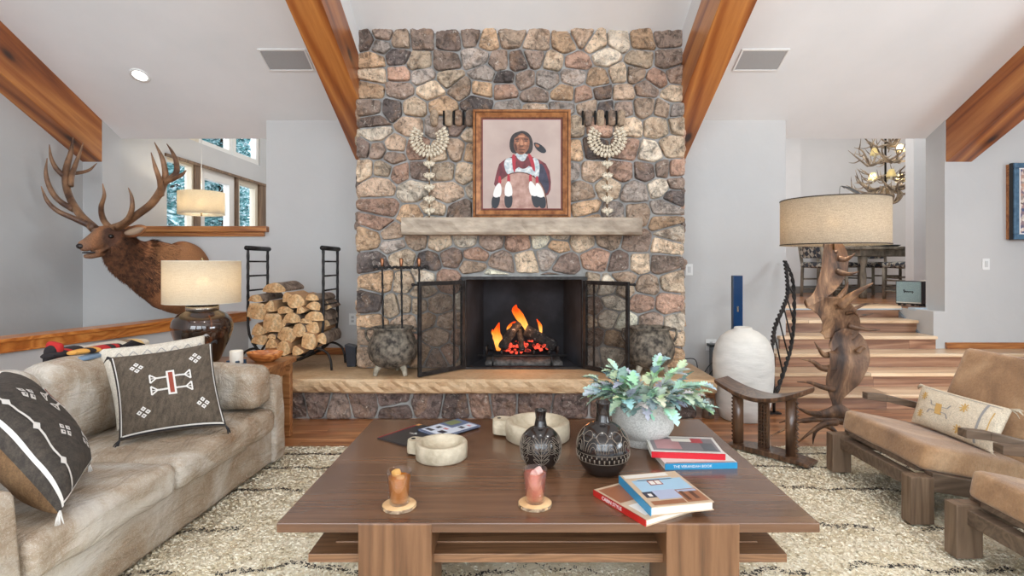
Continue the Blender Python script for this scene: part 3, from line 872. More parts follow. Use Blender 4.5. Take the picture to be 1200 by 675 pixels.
b.m = 1; b.puffy((-2.42, 2.845, .83), (.08, .035, .12), .015, .006, 6, .004, rot=(.1, .2, 0))
b.m = 3; b.puffy((-2.32, 2.97, .805), (.14, .26, .022), .01, .004, 6, .003)
for k in range(6):
    p0 = V((-2.27, 3.08 + .01 * k, .83)); b.m = 0; b.tube([p0, p0 + V((.03, .03, .005 * k)), p0 + V((.05, .06 + .01 * k, -.01))], .004, 5)
tag(b.build('folded_throw', M_thr), 'bunched red, black and ochre patterned throw on top of the sofa back', 'throw blanket')
b = MB()
fold(b, -2.44, -2.38, (3.02, 3.46), (.815, .80), .06, [0, 0, 0, 0, 0, 0, 0, 1, 1, 2, 0, 0], 0)
b.m = 0; b.puffy((-2.60, 3.25, .68), (.05, .5, .22), .02, .01, 8, .008)
tag(b.build('folded_throw', [M_creamweave, plain('throw_taupe', (128, 108, 86), .95), plain('throw_sand', (214, 180, 120), .95)]), 'cream throw with a taupe stripe laid along the sofa back behind the pillows', 'throw blanket')

# ------------------------------------------------------------------ coffee table
TZ = .42; TX0, TX1, TY0, TY1 = -.822, 1.022, 1.852, 3.09
ct = thing('coffee_table', 'large low rectangular walnut coffee table on four block legs', 'coffee table', (.1, 2.47, .018))
b = MB(); b.bx(TX0, TX1, TY0, TY1, .387, TZ); b.build('table_top', M_walnut, ct, bevel=.003)
for x0, x1 in ((-.545, -.295), (.50, .748)):
    for y0, y1 in ((TY0 - .003, TY0 + .24), (TY1 - .24, TY1 + .003)):
        b = MB(); b.bx(x0, x1, y0, y1, .018, .388 if y0 > 2 else .418); b.build('leg', M_walnutv, ct, bevel=.003)
b = MB(); b.bx(TX0 + .09, TX1 - .09, TY0 + .045, TY1 - .06, .262, .292); b.bx(TX0 + .16, TX1 - .16, TY0 + .12, TY1 - .13, .292, .297); b.build('lower_shelf', M_walnutf, ct, bevel=.002)
b = MB(); b.bx(TX0 + .2, TX1 - .2, TY0 + .2, TY1 - .2, .34, .386); b.build('apron', M_walnutf, ct)

def Tp(px, py): # a point on the table top
    d = (EYE - TZ) * F / (py - 309); return V(((px - 608) / F * d, d, TZ))
def thin_glass(name, tint=(1, 1, 1), refl=.9):
    m = NT(name); tr = m.node('ShaderNodeBsdfTransparent', {'Color': tint}); gl = m.node('ShaderNodeBsdfGlossy', {'Color': (refl, refl, refl), 'Roughness': .02})
    lw = m.node('ShaderNodeLayerWeight', {'Blend': .5}); fr = m.node('ShaderNodeMath', {0: m.math('MULTIPLY', m.math('POWER', lw.outputs['Facing'], 2.5), .6), 1: .08}, operation='ADD'); mx = m.node('ShaderNodeMixShader', {0: fr.outputs[0], 1: tr.outputs[0], 2: gl.outputs[0]}); m.l.new(mx.outputs[0], m.out.inputs[0]); return m.mat
M_glassm = thin_glass('clear_glass', (.97, .98, .98))
def liquid(name, c, dens=.5, rough=.1):
    """tinted drink: light passes, some is scattered back"""
    m = NT(name); tr = m.node('ShaderNodeBsdfTransparent', {'Color': c}); d = m.node('ShaderNodeBsdfTranslucent', {'Color': c}); df = m.node('ShaderNodeBsdfDiffuse', {'Color': c})
    gl = m.node('ShaderNodeBsdfGlossy', {'Color': (1, 1, 1), 'Roughness': rough}); lw = m.node('ShaderNodeLayerWeight', {'Blend': .5}); fr = m.node('ShaderNodeMath', {0: m.math('MULTIPLY', m.math('POWER', lw.outputs['Facing'], 3.0), .12), 1: .02}, operation='ADD')
    a = m.node('ShaderNodeMixShader', {0: .5, 1: d.outputs[0], 2: df.outputs[0]}); q = m.node('ShaderNodeMixShader', {0: dens, 1: tr.outputs[0], 2: a.outputs[0]})
    z = m.node('ShaderNodeMixShader', {0: fr.outputs[0], 1: q.outputs[0], 2: gl.outputs[0]}); m.l.new(z.outputs[0], m.out.inputs[0]); return m.mat
M_ice = liquid('ice', (.93, .95, .96))
M_icep = liquid('pink_ice', (1.0, .84, .80), .6, .12); M_icea = liquid('amber_ice', (1.0, .74, .30), .6, .12)
M_cork = mottled('sliced_wood', (206, 166, 116), (222, 186, 138), 30, .7, .3, 60)
M_barkr = mottled('coaster_bark', (96, 72, 52), (182, 158, 130), 60, .9, .8, 80)
def tumbler(c, h, r, liqmat, icemat, lvl, labels, n_ice, seed, wh):
    R2 = random.Random(seed)
    b = MB(); b.m = 0
    prof = [(.0005, 0), (.058, 0), (.061, .003), (.061, .010), (.058, .013), (.0005, .013)]
    b.lathe(prof, 40, c); co_ = b.build('wood_slice_coaster', M_cork)
    b2 = MB(); rr = [(.0605 + R2.uniform(0, .002)) for _ in range(40)]
    b2.loft([[V(c) + V((rr[j] * math.cos(2 * PI * j / 40), rr[j] * math.sin(2 * PI * j / 40), z)) for j in range(40)] for z in (.001, .006, .012)], cap=False)
    tag(co_, labels[0], 'coaster')
    b2.build('bark_rim', M_barkr, co_, local=False) if False else None
    co_['_loc'] = tuple(co_.location); b2.build('bark_rim', M_barkr, co_)
    c = V(c) + V((0, 0, .0135))
    g = thing('tumbler', labels[1], 'glass', c)
    b = MB(); t = .0022
    b.lathe([(.0005, 0), (r * .70, 0), (r * .76, .004), (r * .97, h - .001), (r * .96, h), (r * .97 - t, h - .001), (r * .74 - t, .011), (.0005, .010)], 40, c)
    b.build('glass_body', M_glassm, g)
    b = MB(); f = lambda z: (r * .74 - t) + (r * .97 - r * .74) * ((z - .011) / (h - .012)) - .0004
    b.lathe([(.0005, .0105), (f(.0115), .0115), (f(lvl), lvl), (f(lvl) * .6, lvl + .0005), (.0005, lvl + .0005)], 40, c)
    b.build('drink', liqmat, g)
    for k in range(n_ice):
        q = c + V((R2.uniform(-.014, .014), -.006 + R2.uniform(-.012, .012), .024 + (lvl - .012) * k / max(1, n_ice - 1)))
        b = MB(); b.puffy(q, (.027, .027, .024), .007, .001, 5, .002, rot=(R2.uniform(0, 3), R2.uniform(0, 3), R2.uniform(0, 3)), seed=k); b.build('ice_cube', icemat, g)
amb = liquid('amber_drink', (.80, .36, .04), .6); pnk = liquid('pink_drink', (1.0, .56, .48), .30)
tumbler(Tp(468, 594), .120, .0465, amb, M_icea, .096, ('wood slice coaster under the amber drink', 'tumbler of iced amber drink on the front left of the coffee table'), 6, 3, 0)
tumbler(Tp(627, 592), .120, .0465, pnk, M_icep, .104, ('wood slice coaster under the pink drink', 'tumbler of iced pink drink on the front middle of the coffee table'), 7, 8, 0)

# stone bowls
M_lime = mottled('carved_limestone', (166, 152, 128), (208, 196, 172), 9, .85, .9, 55, bdist=.006)
def stone_bowl(c, r, h, ang, label, hs=1.0):
    b = MB(); c = V(c)
    b.lathe([(.001, 0), (r * .93, 0), (r * .985, .006), (r, h * .5), (r * .985, h - .006), (r * .95, h), (r * .80, h - .002), (r * .74, h * .62), (r * .5, h * .42), (.001, h * .38)], 44, c)
    o = b.build('stone_bowl', M_lime); tag(o, label, 'bowl'); o['_loc'] = tuple(o.location)
    b = MB(); d = V((math.cos(ang), math.sin(ang), 0)); s = V((-d.y, d.x, 0)); prs = []
    for i in range(9):
        f = i / 8; w = r * .34 * (1 if f < .6 else math.sqrt(max(.02, 1 - ((f - .6) / .42) ** 2)))
        q = c + d * (r * .9 + r * .55 * hs * f)
        prs.append([q + s * w + V((0, 0, h * .12)), q + s * w * 1.05 + V((0, 0, h * .5)), q + s * w * .9 + V((0, 0, h * .93)), q - s * w * .9 + V((0, 0, h * .93)), q - s * w * 1.05 + V((0, 0, h * .5)), q - s * w + V((0, 0, h * .12))])
    b.loft(prs, smooth=False); b.build('handle', M_lime, o, bevel=.004)
    b = MB(); q = c + d * (r * 1.27); b.lathe([(.001, h * .93), (.011, h * .93), (.011, h * .937), (.001, h * .937)], 14, (q.x, q.y, c.z)); b.build('handle_hole', M_void, o)
stone_bowl(Tp(517.5, 536), .118, .074, PI * .88, 'smaller round stone bowl with a stub handle, beside the magazines')
stone_bowl(Tp(630, 513), .163, .088, PI * .90, 'larger round stone bowl with a stub handle, behind the black vases')

# engraved black vases
M_blk = NT('black_glaze'); M_blk.set(Base_Color=srgb(30, 25, 23), Roughness=.16, Specular_IOR_Level=.7); M_blk = M_blk.mat
M_engr = plain('engraved_line', (132, 120, 106), .6)
def vase(c, r, h, label, style):
    c = V(c)
    prof = [(.001, 0), (r * .55, 0), (r * .62, .004)]
    bh = r * 1.9
    for i in range(1, 20):
        a = -PI / 2 * .62 + (PI * .5 * .62 + PI / 2 * .80) * i / 19
        prof.append((r * math.cos(a), bh / 2 * (1 + math.sin(a) / math.sin(PI / 2 * .80) * (1 if a > 0 else .995)) * 1.0 if a > 0 else bh / 2 * (1 + math.sin(a) / math.sin(PI / 2 * .62))))
    neck = r * .26
    prof += [(neck * 1.15, bh * 1.02 + .003), (neck, bh * 1.02 + .02), (neck * .92, (bh + h) / 2), (neck * 1.05, h - .008), (neck * 1.15, h - .002), (neck * 1.08, h), (neck * .8, h - .003), (neck * .7, h - .03), (.001, h - .03)]
    b = MB(); b.lathe(prof, 48, c)
    o = b.build('black_vase', M_blk); tag(o, label, 'vase'); o['_loc'] = tuple(o.location)
    def S(th, z, lift=.0006):
        pr = [q for q in prof[2:22]]
        zs = [q[1] for q in pr]; rs = [q[0] for q in pr]
        rr = float(np.interp(z, zs, rs)) + lift
        return c + V((rr * math.cos(th), rr * math.sin(th), z))
    b = MB()
    def path(pts, w=.0011): b.tube([S(*q) for q in pts], w, 4)
    if style == 0:
        for k in range(6):
            t0 = -PI / 2 + k * PI / 3
            path([(t0, bh * (.12 + .7 * i / 10)) for i in range(11)])
            for j in range(5):
                z0 = bh * (.18 + .12 * j)
                for sg in (-1, 1):
                    path([(t0 + sg * (.12 + .0) * i / 6 * 3.2, z0 + bh * (.16 * math.sin(i / 6 * 1.7))) for i in range(7)])
                    path([(t0 + sg * .13 * i / 6 * 3.0, z0 + bh * .14 * (i / 6) ** 2) for i in range(7)])
            for rr in (.06, .11, .16):
                path([(t0 + PI / 6 + rr * 1.25 * math.cos(a * PI / 8), bh * .60 + bh * rr * 1.0 * math.sin(a * PI / 8)) for a in range(17)])
    else:
        for k in range(34):
            t0 = k * 2 * PI / 34
            path([(t0, bh * .33), (t0, bh * .40)], .0028); path([(t0 + .09, bh * .42), (t0 + .09, bh * .455)], .0022)
        for z in (.31, .475): path([(i * 2 * PI / 48, bh * z) for i in range(49)], .0009)
        for k in range(9):
            t0 = k * 2 * PI / 9
            for rr in (.07, .12, .18):
                path([(t0 + rr * 1.7 * math.cos(a * PI / 10), bh * .53 + bh * rr * 1.5 * math.sin(a * PI / 10)) for a in range(11)])
            path([(t0 + PI / 9 + .25 * math.cos(a * PI / 8), bh * .80 + bh * .09 * math.sin(a * PI / 8)) for a in range(17)])
    b.build('engraving', M_engr, o)
vase(Tp(633.5, 546), .091, .247, 'smaller black vase engraved with leaves, in the middle of the coffee table', 0)
vase(Tp(706.5, 553), .112, .298, 'larger black vase with a band of pale dashes, beside the planter', 1)

# planter with dusty miller
M_pot = mottled('speckled_planter', (168, 167, 161), (200, 199, 193), 160, .8, .3, 120, lo=.36, hi=.6, bdist=.002)
pc = Tp(753, 519.5)
pl = thing('foliage_planter', 'pale speckled footed planter full of silvery green leaves on the coffee table', 'potted plant', pc)
b = MB(); b.lathe([(.001, 0), (.090, 0), (.094, .004), (.096, .03), (.1, .042), (.13, .06), (.147, .09), (.151, .13), (.150, .235), (.147, .24), (.142, .235), (.141, .2), (.001, .19)], 48, pc); b.build('pot', M_pot, pl)
b = MB(); b.lathe([(.001, .212), (.12, .212), (.141, .2)], 24, pc); b.build('soil', plain('soil', (58, 50, 42), .95), pl)
M_leaf = NT('dusty_leaf'); _a = M_leaf.node('ShaderNodeAttribute', attribute_name='col')
_nn = M_leaf.noise(M_leaf.coords(), 40, 3)
M_leaf.set(Base_Color=M_leaf.mix(M_leaf.math('MULTIPLY', _nn.outputs[0], .35), _a.outputs['Color'], srgb(226, 236, 226)), Roughness=.8); M_leaf = M_leaf.mat
b = MB(); s_ = MB(); R3 = random.Random(21)
LC = [(164, 190, 172), (140, 172, 166), (180, 196, 162), (120, 154, 150), (176, 194, 184), (154, 178, 146), (84, 116, 112)]
def leaf(b, base, d, up, L, w, curl):
    d = d.normalized(); s = d.cross(up).normalized(); up = s.cross(d).normalized()
    outl = []
    n = 5
    for i in range(n):
        f = (i + .4) / n; e = math.sin(PI * min(1, f * 1.02)) ** .6 * w * 1.25
        outl.append((f - .06, e * .62)); outl.append((f + .05, e * (1.0 + .15 * (i % 2)))); outl.append((f + .1, e * .92))
    ctr = []; lft = []; rgt = []
    def Q(f, x): return base + d * L * f + s * x + up * (-curl * L * f * f + abs(x) * .35)
    ctr = [Q(f, 0) for f, _ in outl]; lft = [Q(f, x) for f, x in outl]; rgt = [Q(f, -x) for f, x in outl]
    tip = Q(1.12, 0); st_ = base
    vs = [st_] + ctr + [tip] + lft + rgt; m = len(outl); fs = []
    C_ = lambda i: 0 if i < 0 else (i + 1)
    for i in range(-1, m):
        a, c = (0 if i < 0 else 1 + i), (1 + i + 1)
        for off in (0, 1):
            la = m + 2 + off * m + i if i >= 0 else None; lc = m + 2 + off * m + i + 1 if i + 1 < m else None
            f = [a, c] if True else 0
            if la is None: f = [0, c, lc]
            elif lc is None: f = [a, m + 1, la]
            else: f = [a, c, lc, la]
            fs.append(f if off == 0 else f[::-1])
    b.add(vs, fs, True)
for k in range(96):
    a = R3.uniform(0, 2 * PI); el = R3.uniform(.05, 1.1); rr = R3.uniform(.02, .11)
    p0 = pc + V((rr * math.cos(a), rr * math.sin(a) * .9, .20))
    reach = R3.uniform(.07, .19) * (1.25 if abs(math.cos(a)) > .7 else .85)
    d = V((math.cos(a) * math.cos(el), math.sin(a) * math.cos(el) * .8, math.sin(el) * .75))
    p1 = p0 + d * reach * .6 + V((0, 0, .02)); p2 = p0 + d * reach + V((0, 0, .01 - .03 * math.cos(el)))
    s_.tube([p0, p1, p2], [.003, .0022, .0015], 5)
    for q in range(R3.randint(2, 4)):
        pos = p1.lerp(p2, R3.uniform(0, 1)); dd = (d + V((R3.uniform(-.7, .7), R3.uniform(-.7, .7), R3.uniform(-.5, .4)))).normalized()
        b.c = srgb([min(240, x * R3.uniform(.85, 1.12)) for x in R3.choice(LC)])
        leaf(b, pos, dd, V((0, 0, 1)), R3.uniform(.05, .085), R3.uniform(.017, .028), R3.uniform(.1, .5))
# a few longer trailing sprays as in the photo
for tip, n in (((690, 460), 6), (( 830, 452), 6), ((775, 422), 7), ((718, 432), 6), ((712, 482), 4), ((762, 474), 4), ((800, 430), 5), ((738, 440), 4)):
    d3 = pc.y - .05 if tip[1] > 445 else pc.y; e = P(tip[0], tip[1], d3); p0 = pc + V(((e.x - pc.x) * .3, 0, .21)); mid = p0.lerp(e, .5) + V((0, 0, .035))
    s_.tube(cr([p0, mid, e], 5), .0022, 5)
    cv = cr([p0, mid, e], 5)
    for q in range(n * 2):
        i = min(len(cv) - 2, int(3 + (len(cv) - 4) * q / (2 * n))); pos = cv[i]; dd = (cv[i + 1] - cv[i]).normalized() + V((R3.uniform(-.6, .6), R3.uniform(-.6, .6), R3.uniform(-.5, .5)))
        b.c = srgb([min(240, x * R3.uniform(.9, 1.12)) for x in R3.choice(LC[:6])])
        leaf(b, pos, dd, V((0, -.3, 1)), R3.uniform(.045, .07), R3.uniform(.015, .024), R3.uniform(.1, .4))
b.c = None
b.build('foliage', M_leaf, pl); s_.build('stems', plain('stem_green', (150, 166, 130), .8), pl)

# ------------------------------------------------------------------ books
def quadmap(bl, br, tr, tl):
    bl, br, tr, tl = V(bl), V(br), V(tr), V(tl)
    return lambda u, v: bl.lerp(br, u).lerp(tl.lerp(tr, u), v)
def book(name, label, c, w, l, th, ang, cover, page, spine_mat, patches, spine='left', cat='book', title=None, tsize=.02, tmat=None, group=None):
    """w along local x, l along local y"""
    o = thing(name, label, cat, c, group); o.rotation_euler = (0, 0, ang)
    hb = .0025
    b = MB(); b.bx(-w / 2 + .004, w / 2 - .004, -l / 2 + .004, l / 2 - .004, hb, th - hb); b.build('pages', page, o, local=True)
    b = MB(); b.bx(-w / 2, w / 2, -l / 2, l / 2, 0, hb); b.bx(-w / 2, w / 2, -l / 2, l / 2, th - hb, th)
    for (m, x0, y0, x1, y1) in patches:
        b.m = m; z = th + .0003 + .0001 * m
        b.add([(-w / 2 + x0 * w, -l / 2 + y0 * l, z), (-w / 2 + x1 * w, -l / 2 + y0 * l, z), (-w / 2 + x1 * w, -l / 2 + y1 * l, z), (-w / 2 + x0 * w, -l / 2 + y1 * l, z)], [(0, 1, 2, 3)])
    b.build('cover', cover, o, local=True)
    b = MB()
    if spine == 'left': b.bx(-w / 2 - .002, -w / 2 + .002, -l / 2, l / 2, 0, th)
    else: b.bx(-w / 2, w / 2, -l / 2 - .002, -l / 2 + .002, 0, th)
    sp = b.build('spine', spine_mat, o, local=True)
    if title:
        if spine == 'left': text('title_lettering', title, tsize, tmat or M_white, sp, (-w / 2 - .0025, title_off(l), th / 2), (PI / 2, 0, -PI / 2), .0004)
        else: text('title_lettering', title, tsize, tmat or M_white, sp, (-w * .12, -l / 2 - .0025, th / 2), (PI / 2, 0, 0), .0004)
    return o
def title_off(l): return l * .12
M_page = mottled('paper_edge', (214, 208, 196), (234, 230, 220), 90, .9, .1, 200, stretch=(.02, .02, 6))
K = lambda n, *c: plain(n, c, .35)
cv1 = [K('cover_beige', 196, 172, 146), K('cover_sky', 158, 190, 212), K('cover_wood', 150, 96, 66), K('cover_navy', 48, 48, 66), K('cover_lilac', 168, 176, 200), K('cover_brick', 148, 60, 50), K('cover_brown', 94, 56, 40), K('cover_pale', 222, 216, 208)]
# red book under the front stack
c1 = Tp(752, 590)
M_red = K('book_red', 176, 34, 28)
b1 = book('hardback_book', 'red hardback lying askew under the blue-edged house book', (.452, 2.005, TZ + .0005), .225, .285, .022, .52, [cv1[0], cv1[2], cv1[7]], M_page, M_red, [(1, .05, .5, .5, .95), (2, .1, .1, .4, .4)], title='CABIN STYLE', tsize=.019)
M_cyan = K('book_blue', 38, 138, 184)
b2 = book('hardback_book', 'blue-edged hardback with a lakeside living room on its cover, nearest the table edge', (.535, 2.015, TZ + .0232), .235, .285, .03, .20, cv1, M_page, M_cyan,
    [(7, .04, .86, .80, .97), (4, .12, .885, .70, .945), (1, .10, .42, .95, .78), (1, .2, .76, .8, .81), (2, .62, .05, .97, .42), (3, .08, .25, .25, .42), (4, .25, .18, .62, .44), (3, .3, .2, .58, .26), (5, .34, .60, .56, .75), (7, .36, .62, .44, .73), (7, .46, .62, .54, .73), (6, .66, .1, .72, .36), (6, .80, .12, .87, .34), (7, .14, .28, .2, .36), (4, .64, .34, .95, .40), (2, .08, .04, .6, .15)])
# back right stack
cvw = [K('cover_white', 214, 210, 204), K('cover_grey', 120, 112, 116), K('cover_rose', 178, 130, 132), K('cover_crimson', 178, 44, 56), K('cover_slate', 86, 88, 94), K('cover_ivory', 232, 226, 214)]
b3 = book('hardback_book', 'white hardback with a blue spine, lower of the pair beside the planter', (.775, 2.455, TZ + .0005), .315, .235, .026, .05, [cvw[0], cvw[1]], M_page, M_cyan, [(1, .02, .02, .98, .06)], spine='front', title='THE VERANDAH BOOK', tsize=.016)
b4 = book('hardback_book', 'red-spined hardback with pictures of rooms, on top of the white book', (.752, 2.50, TZ + .0272), .315, .225, .026, -.10, cvw, M_page, K('book_scarlet', 196, 26, 40), [(1, .04, .1, .96, .9), (2, .1, .2, .45, .8), (5, .36, .66, .64, .86), (3, .62, .6, .80, .88), (0, .5, .2, .72, .56), (4, .74, .15, .92, .6), (0, .04, .2, .16, .7), (4, .2, .82, .34, .92)], spine='front')
# magazines, back left
M_mblack = plain('magazine_black', (40, 40, 44), .3)
mg = book('magazine', 'black-covered magazine with a white logo at the far left of the table', (Tp(478, 509).x, 2.84, TZ + .0005), .20, .285, .007, -.55, [M_mblack, K('mag_white', 222, 220, 216), K('mag_red', 150, 40, 44), K('mag_orange', 206, 150, 90)], M_page, M_mblack, [(2, 0, .0, .06, 1), (1, .36, .52, .62, .535), (1, .40, .48, .58, .49), (1, .5, .53, .56, .58), (3, .0, .9, .12, 1)])
mg.rotation_euler = (0, 0, -.62); mg.location = (-.545, 2.80, TZ + .0005)
m2 = book('magazine', 'magazine with a blue and white picture cover, beside the black one', (-.36, 2.86, TZ + .0005), .19, .27, .008, -.80, [K('mag_pic', 96, 110, 140), K('mag_pale', 206, 214, 226), K('mag_dark', 44, 46, 60), K('mag_rose', 196, 120, 120), K('mag_olive', 120, 130, 90)], M_page, M_mblack,
    [(1, .05, .05, .95, .5), (2, .1, .1, .4, .2), (2, .55, .15, .8, .28), (3, .45, .35, .62, .42), (1, .6, .5, .95, .95), (2, .2, .3, .35, .42), (4, .05, .6, .4, .9), (1, .1, .8, .3, .85), (2, .65, .6, .85, .7), (3, .7, .8, .85, .86)])
m2.rotation_euler = (0, 0, -.75); m2.location = (-.365, 2.885, TZ + .0080)
# ------------------------------------------------------------------ rug with wool pile
def rug():
    x0, x1, y0, y1 = -2.35, 3.35, .9, 3.86
    R4 = np.random.default_rng(3)
    b = MB(); b.bx(x0, x1, y0, y1, .001, .008)
    n = 330000
    X = R4.uniform(x0, x1, n)
    Y = y0 + (y1 - y0) * R4.random(n)
    px = 608 + X / Y * F; py = 309 + EYE / Y * F
    keep = (px > 100) & (px < 1230) & (py < 700) | (R4.random(n) < .25)
    keep &= ~((X > -.6) & (X < .6) & (Y > 2.3) & (Y < 3.0) & (R4.random(n) < .8))
    X, Y = X[keep], Y[keep]; n = len(X)
    lines = [3.71, 3.46, 3.13, 2.66, 2.30, 1.95, 1.5]
    wob = .012 * np.sin(X * 5.1) + .009 * np.sin(X * 12.7 + 1) + .006 * np.sin(X * 31)
    dark = np.zeros(n, bool)
    for k, L in enumerate(lines):
        on = (np.sin(X * (3.1 + k) + k * 2) > -.8)
        dark |= (np.abs(Y - L - wob * (1 + .3 * k % 2)) < .015) & on
    # stray flecks
    fleck = R4.random(n) < .02
    big = (np.sin(X * 4.3 + 2 * np.sin(Y * 3)) + np.sin(Y * 9 + X * 2)) > 1.0
    grey = (R4.random(n) < np.where(big, .22, .05))
    mi = np.where(dark, 1, np.where(fleck | grey, 2, np.where(R4.random(n) < .35, 3, 0)))
    ang = R4.uniform(0, 2 * np.pi, n); ln = R4.uniform(.010, .024, n); h = R4.uniform(.0, .0045, n); w = R4.uniform(.002, .004, n)
    dx, dy = np.cos(ang), np.sin(ang)
    A = np.stack([X - dy * w, Y + dx * w, np.full(n, .007)], 1); B = np.stack([X + dy * w, Y - dx * w, np.full(n, .007)], 1)
    C = np.stack([X + dx * ln * .6 + dy * w, Y + dy * ln * .6 - dx * w, .008 + h], 1); D = np.stack([X + dx * ln, Y + dy * ln, .006 + h * .7], 1)
    vs = np.stack([A, B, C, D], 1).reshape(-1, 3)
    me = bpy.data.meshes.new('wool_rug')
    base = np.array(b.v); nb = len(base)
    fs = [list(f) for f in b.f]
    allv = np.concatenate([base, vs]); q = (np.arange(n)[:, None] * 4 + nb + np.array([0, 1, 2, 3])).reshape(-1)
    nv = len(allv); me.vertices.add(nv); me.vertices.foreach_set('co', allv.astype(np.float32).ravel())
    li = np.concatenate([np.array(sum(fs, [])), q]); me.loops.add(len(li)); me.loops.foreach_set('vertex_index', li.astype(np.int32))
    nf = len(fs) + n; me.polygons.add(nf); me.polygons.foreach_set('loop_start', (np.arange(nf) * 4).astype(np.int32)); me.polygons.foreach_set('loop_total', np.full(nf, 4, np.int32))
    for m in (mottled('rug_wool', (222, 208, 176), (240, 230, 206), 9, .95, .9, 70, bdist=.01), plain('rug_black', (48, 44, 42), .95), mottled('rug_grey', (168, 148, 118), (196, 178, 148), 9, .95, 0), plain('rug_pale', (244, 238, 218), .95)): me.materials.append(m)
    me.polygons.foreach_set('material_index', np.concatenate([np.zeros(len(fs), int), mi]).astype(np.int32))
    me.update(calc_edges=True); me.validate()
    o = bpy.data.objects.new('wool_rug', me); COL.objects.link(o)
    tag(o, 'shaggy cream wool rug with thin wavy black lines under the seating', 'rug')
rug()

# ------------------------------------------------------------------ side table, lamp, candle, bowl
M_side = wood('side_table_wood', (110, 66, 34), (150, 98, 56), (180, 128, 80), 'x', 10, .4, knots=2, coat=.15)
stb = thing('side_table', 'wooden side table between the far end of the sofa and the hearth', 'side table', (-2.15, 3.95, 0))
b = MB(); b.bx(-2.62, -1.70, 3.70, 4.18, .555, .59); b.build('table_top', M_side, stb, bevel=.004)
for x in (-2.58, -1.775):
    for y in (3.72, 4.10):
        b = MB(); b.bx(x, x + .055, y, y + .055, 0, .556); b.build('leg', M_side, stb, bevel=.003)
b = MB(); b.bx(-2.55, -1.75, 3.74, 4.14, .47, .555); b.build('apron', M_side, stb)
M_linen = NT('linen_shade'); _c = M_linen.coords(); _n1 = M_linen.noise(_c, 240, 2)
M_linen.set(Base_Color=M_linen.ramp(_n1.outputs[0], [(.3, srgb(206, 190, 164)), (.7, srgb(232, 220, 198))]), Roughness=.95)
M_linen.b.inputs['Transmission Weight'].default_value = 0
def shade_mat(name, c1, c2, t=.45):
    m = NT(name); co_ = m.coords((1, 1, 1)); n = m.noise(co_, 160, 3, .7); n2 = m.noise(m.coords((1, 1, 14)), 26, 3)
    f = m.math('MULTIPLY_ADD', n2.outputs[0], .4, m.math('MULTIPLY', n.outputs[0], .6))
    col = m.ramp(f, [(.38, srgb(c1)), (.62, srgb(c2))])
    d = m.node('ShaderNodeBsdfDiffuse', {'Color': col}); tr = m.node('ShaderNodeBsdfTranslucent', {'Color': col})
    mx = m.node('ShaderNodeMixShader', {0: t, 1: d.outputs[0], 2: tr.outputs[0]})
    rf = m.node('ShaderNodeBsdfRefraction', {'Color': col, 'Roughness': .42, 'IOR': 1.0}); m2 = m.node('ShaderNodeMixShader', {0: .14, 1: mx.outputs[0], 2: rf.outputs[0]}); m.l.new(m2.outputs[0], m.out.inputs[0]); return m.mat
M_shade1 = shade_mat('cream_linen_shade', (218, 206, 184), (236, 226, 206))
M_shade2 = shade_mat('oatmeal_linen_shade', (186, 172, 152), (224, 214, 196), .5)
M_hem = plain('shade_trim', (70, 60, 52), .8)
M_brass = plain('aged_brass', (150, 130, 96), .3, 1.0)
M_chrome = plain('silver_metal', (176, 172, 166), .25, 1.0)
M_pottery = NT('glazed_pottery'); _c = M_pottery.coords((1, 1, .6)); _n1 = M_pottery.noise(_c, 3.2, 4, .6, .8)
M_pottery.set(Base_Color=M_pottery.ramp(_n1.outputs[0], [(.42, srgb(30, 22, 18)), (.55, srgb(64, 38, 24)), (.64, srgb(146, 82, 40))]), Roughness=.08, Coat_Weight=.8, Coat_Roughness=.03); M_pottery = M_pottery.mat
def drum(b, c, r0, r1, z0, z1, th=.003, seg=56):
    rings = [[V((c[0] + r * math.cos(2 * PI * j / seg), c[1] + r * math.sin(2 * PI * j / seg), z)) for j in range(seg)] for r, z in ((r0, z0), (r1, z1), (r1 - th, z1), (r0 - th, z0), (r0, z0))]
    b.loft(rings, cap=False)
def ring(b, c, r, z, t=.002, seg=48):
    b.tube([V((c[0] + r * math.cos(2 * PI * j / seg), c[1] + r * math.sin(2 * PI * j / seg), z)) for j in range(seg + 1)], t, 5)
LP = V((-2.30, 3.97, .5905))
lmp = thing('table_lamp', 'table lamp with a dark brown glazed jar base and cream drum shade', 'lamp', LP)
b = MB(); b.lathe([(.001, 0), (.105, 0), (.118, .012), (.135, .06), (.175, .15), (.200, .225), (.203, .26), (.190, .305), (.155, .345), (.112, .368), (.104, .374), (.104, .405), (.112, .412), (.112, .422), (.06, .426), (.001, .426)], 56, LP); b.build('lamp_base', M_pottery, lmp)
b = MB(); b.lathe([(.105, .372), (.108, .372), (.108, .402), (.105, .402)], 40, LP, cap=False); b.lathe([(.001, .424), (.015, .424), (.012, .45), (.008, .5), (.008, .72), (.001, .72)], 16, LP); b.build('lamp_neck', M_chrome, lmp)
b = MB(); drum(b, LP, .252, .252, LP.z + .425, LP.z + .73); sh = b.build('lamp_shade', M_shade1, lmp)
sh['_loc'] = tuple(LP)
b = MB(); ring(b, LP, .251, LP.z + .428, .0022); ring(b, LP, .251, LP.z + .729, .0022)
for a in range(3): b.tube([LP + V((0, 0, .715)), LP + V((.25 * math.cos(a * 2.094), .25 * math.sin(a * 2.094), .727))], .0015, 5)
b.build('shade_ring', M_cream, sh)
b = MB(); b.lathe([(.001, .715), (.008, .715), (.008, .728), (.004, .732), (.010, .742), (.007, .752), (.001, .755)], 16, LP); b.build('finial', M_brass, lmp)
point('table_lamp_bulb', LP + V((0, 0, .58)), 7, (1, .82, .60), .04)

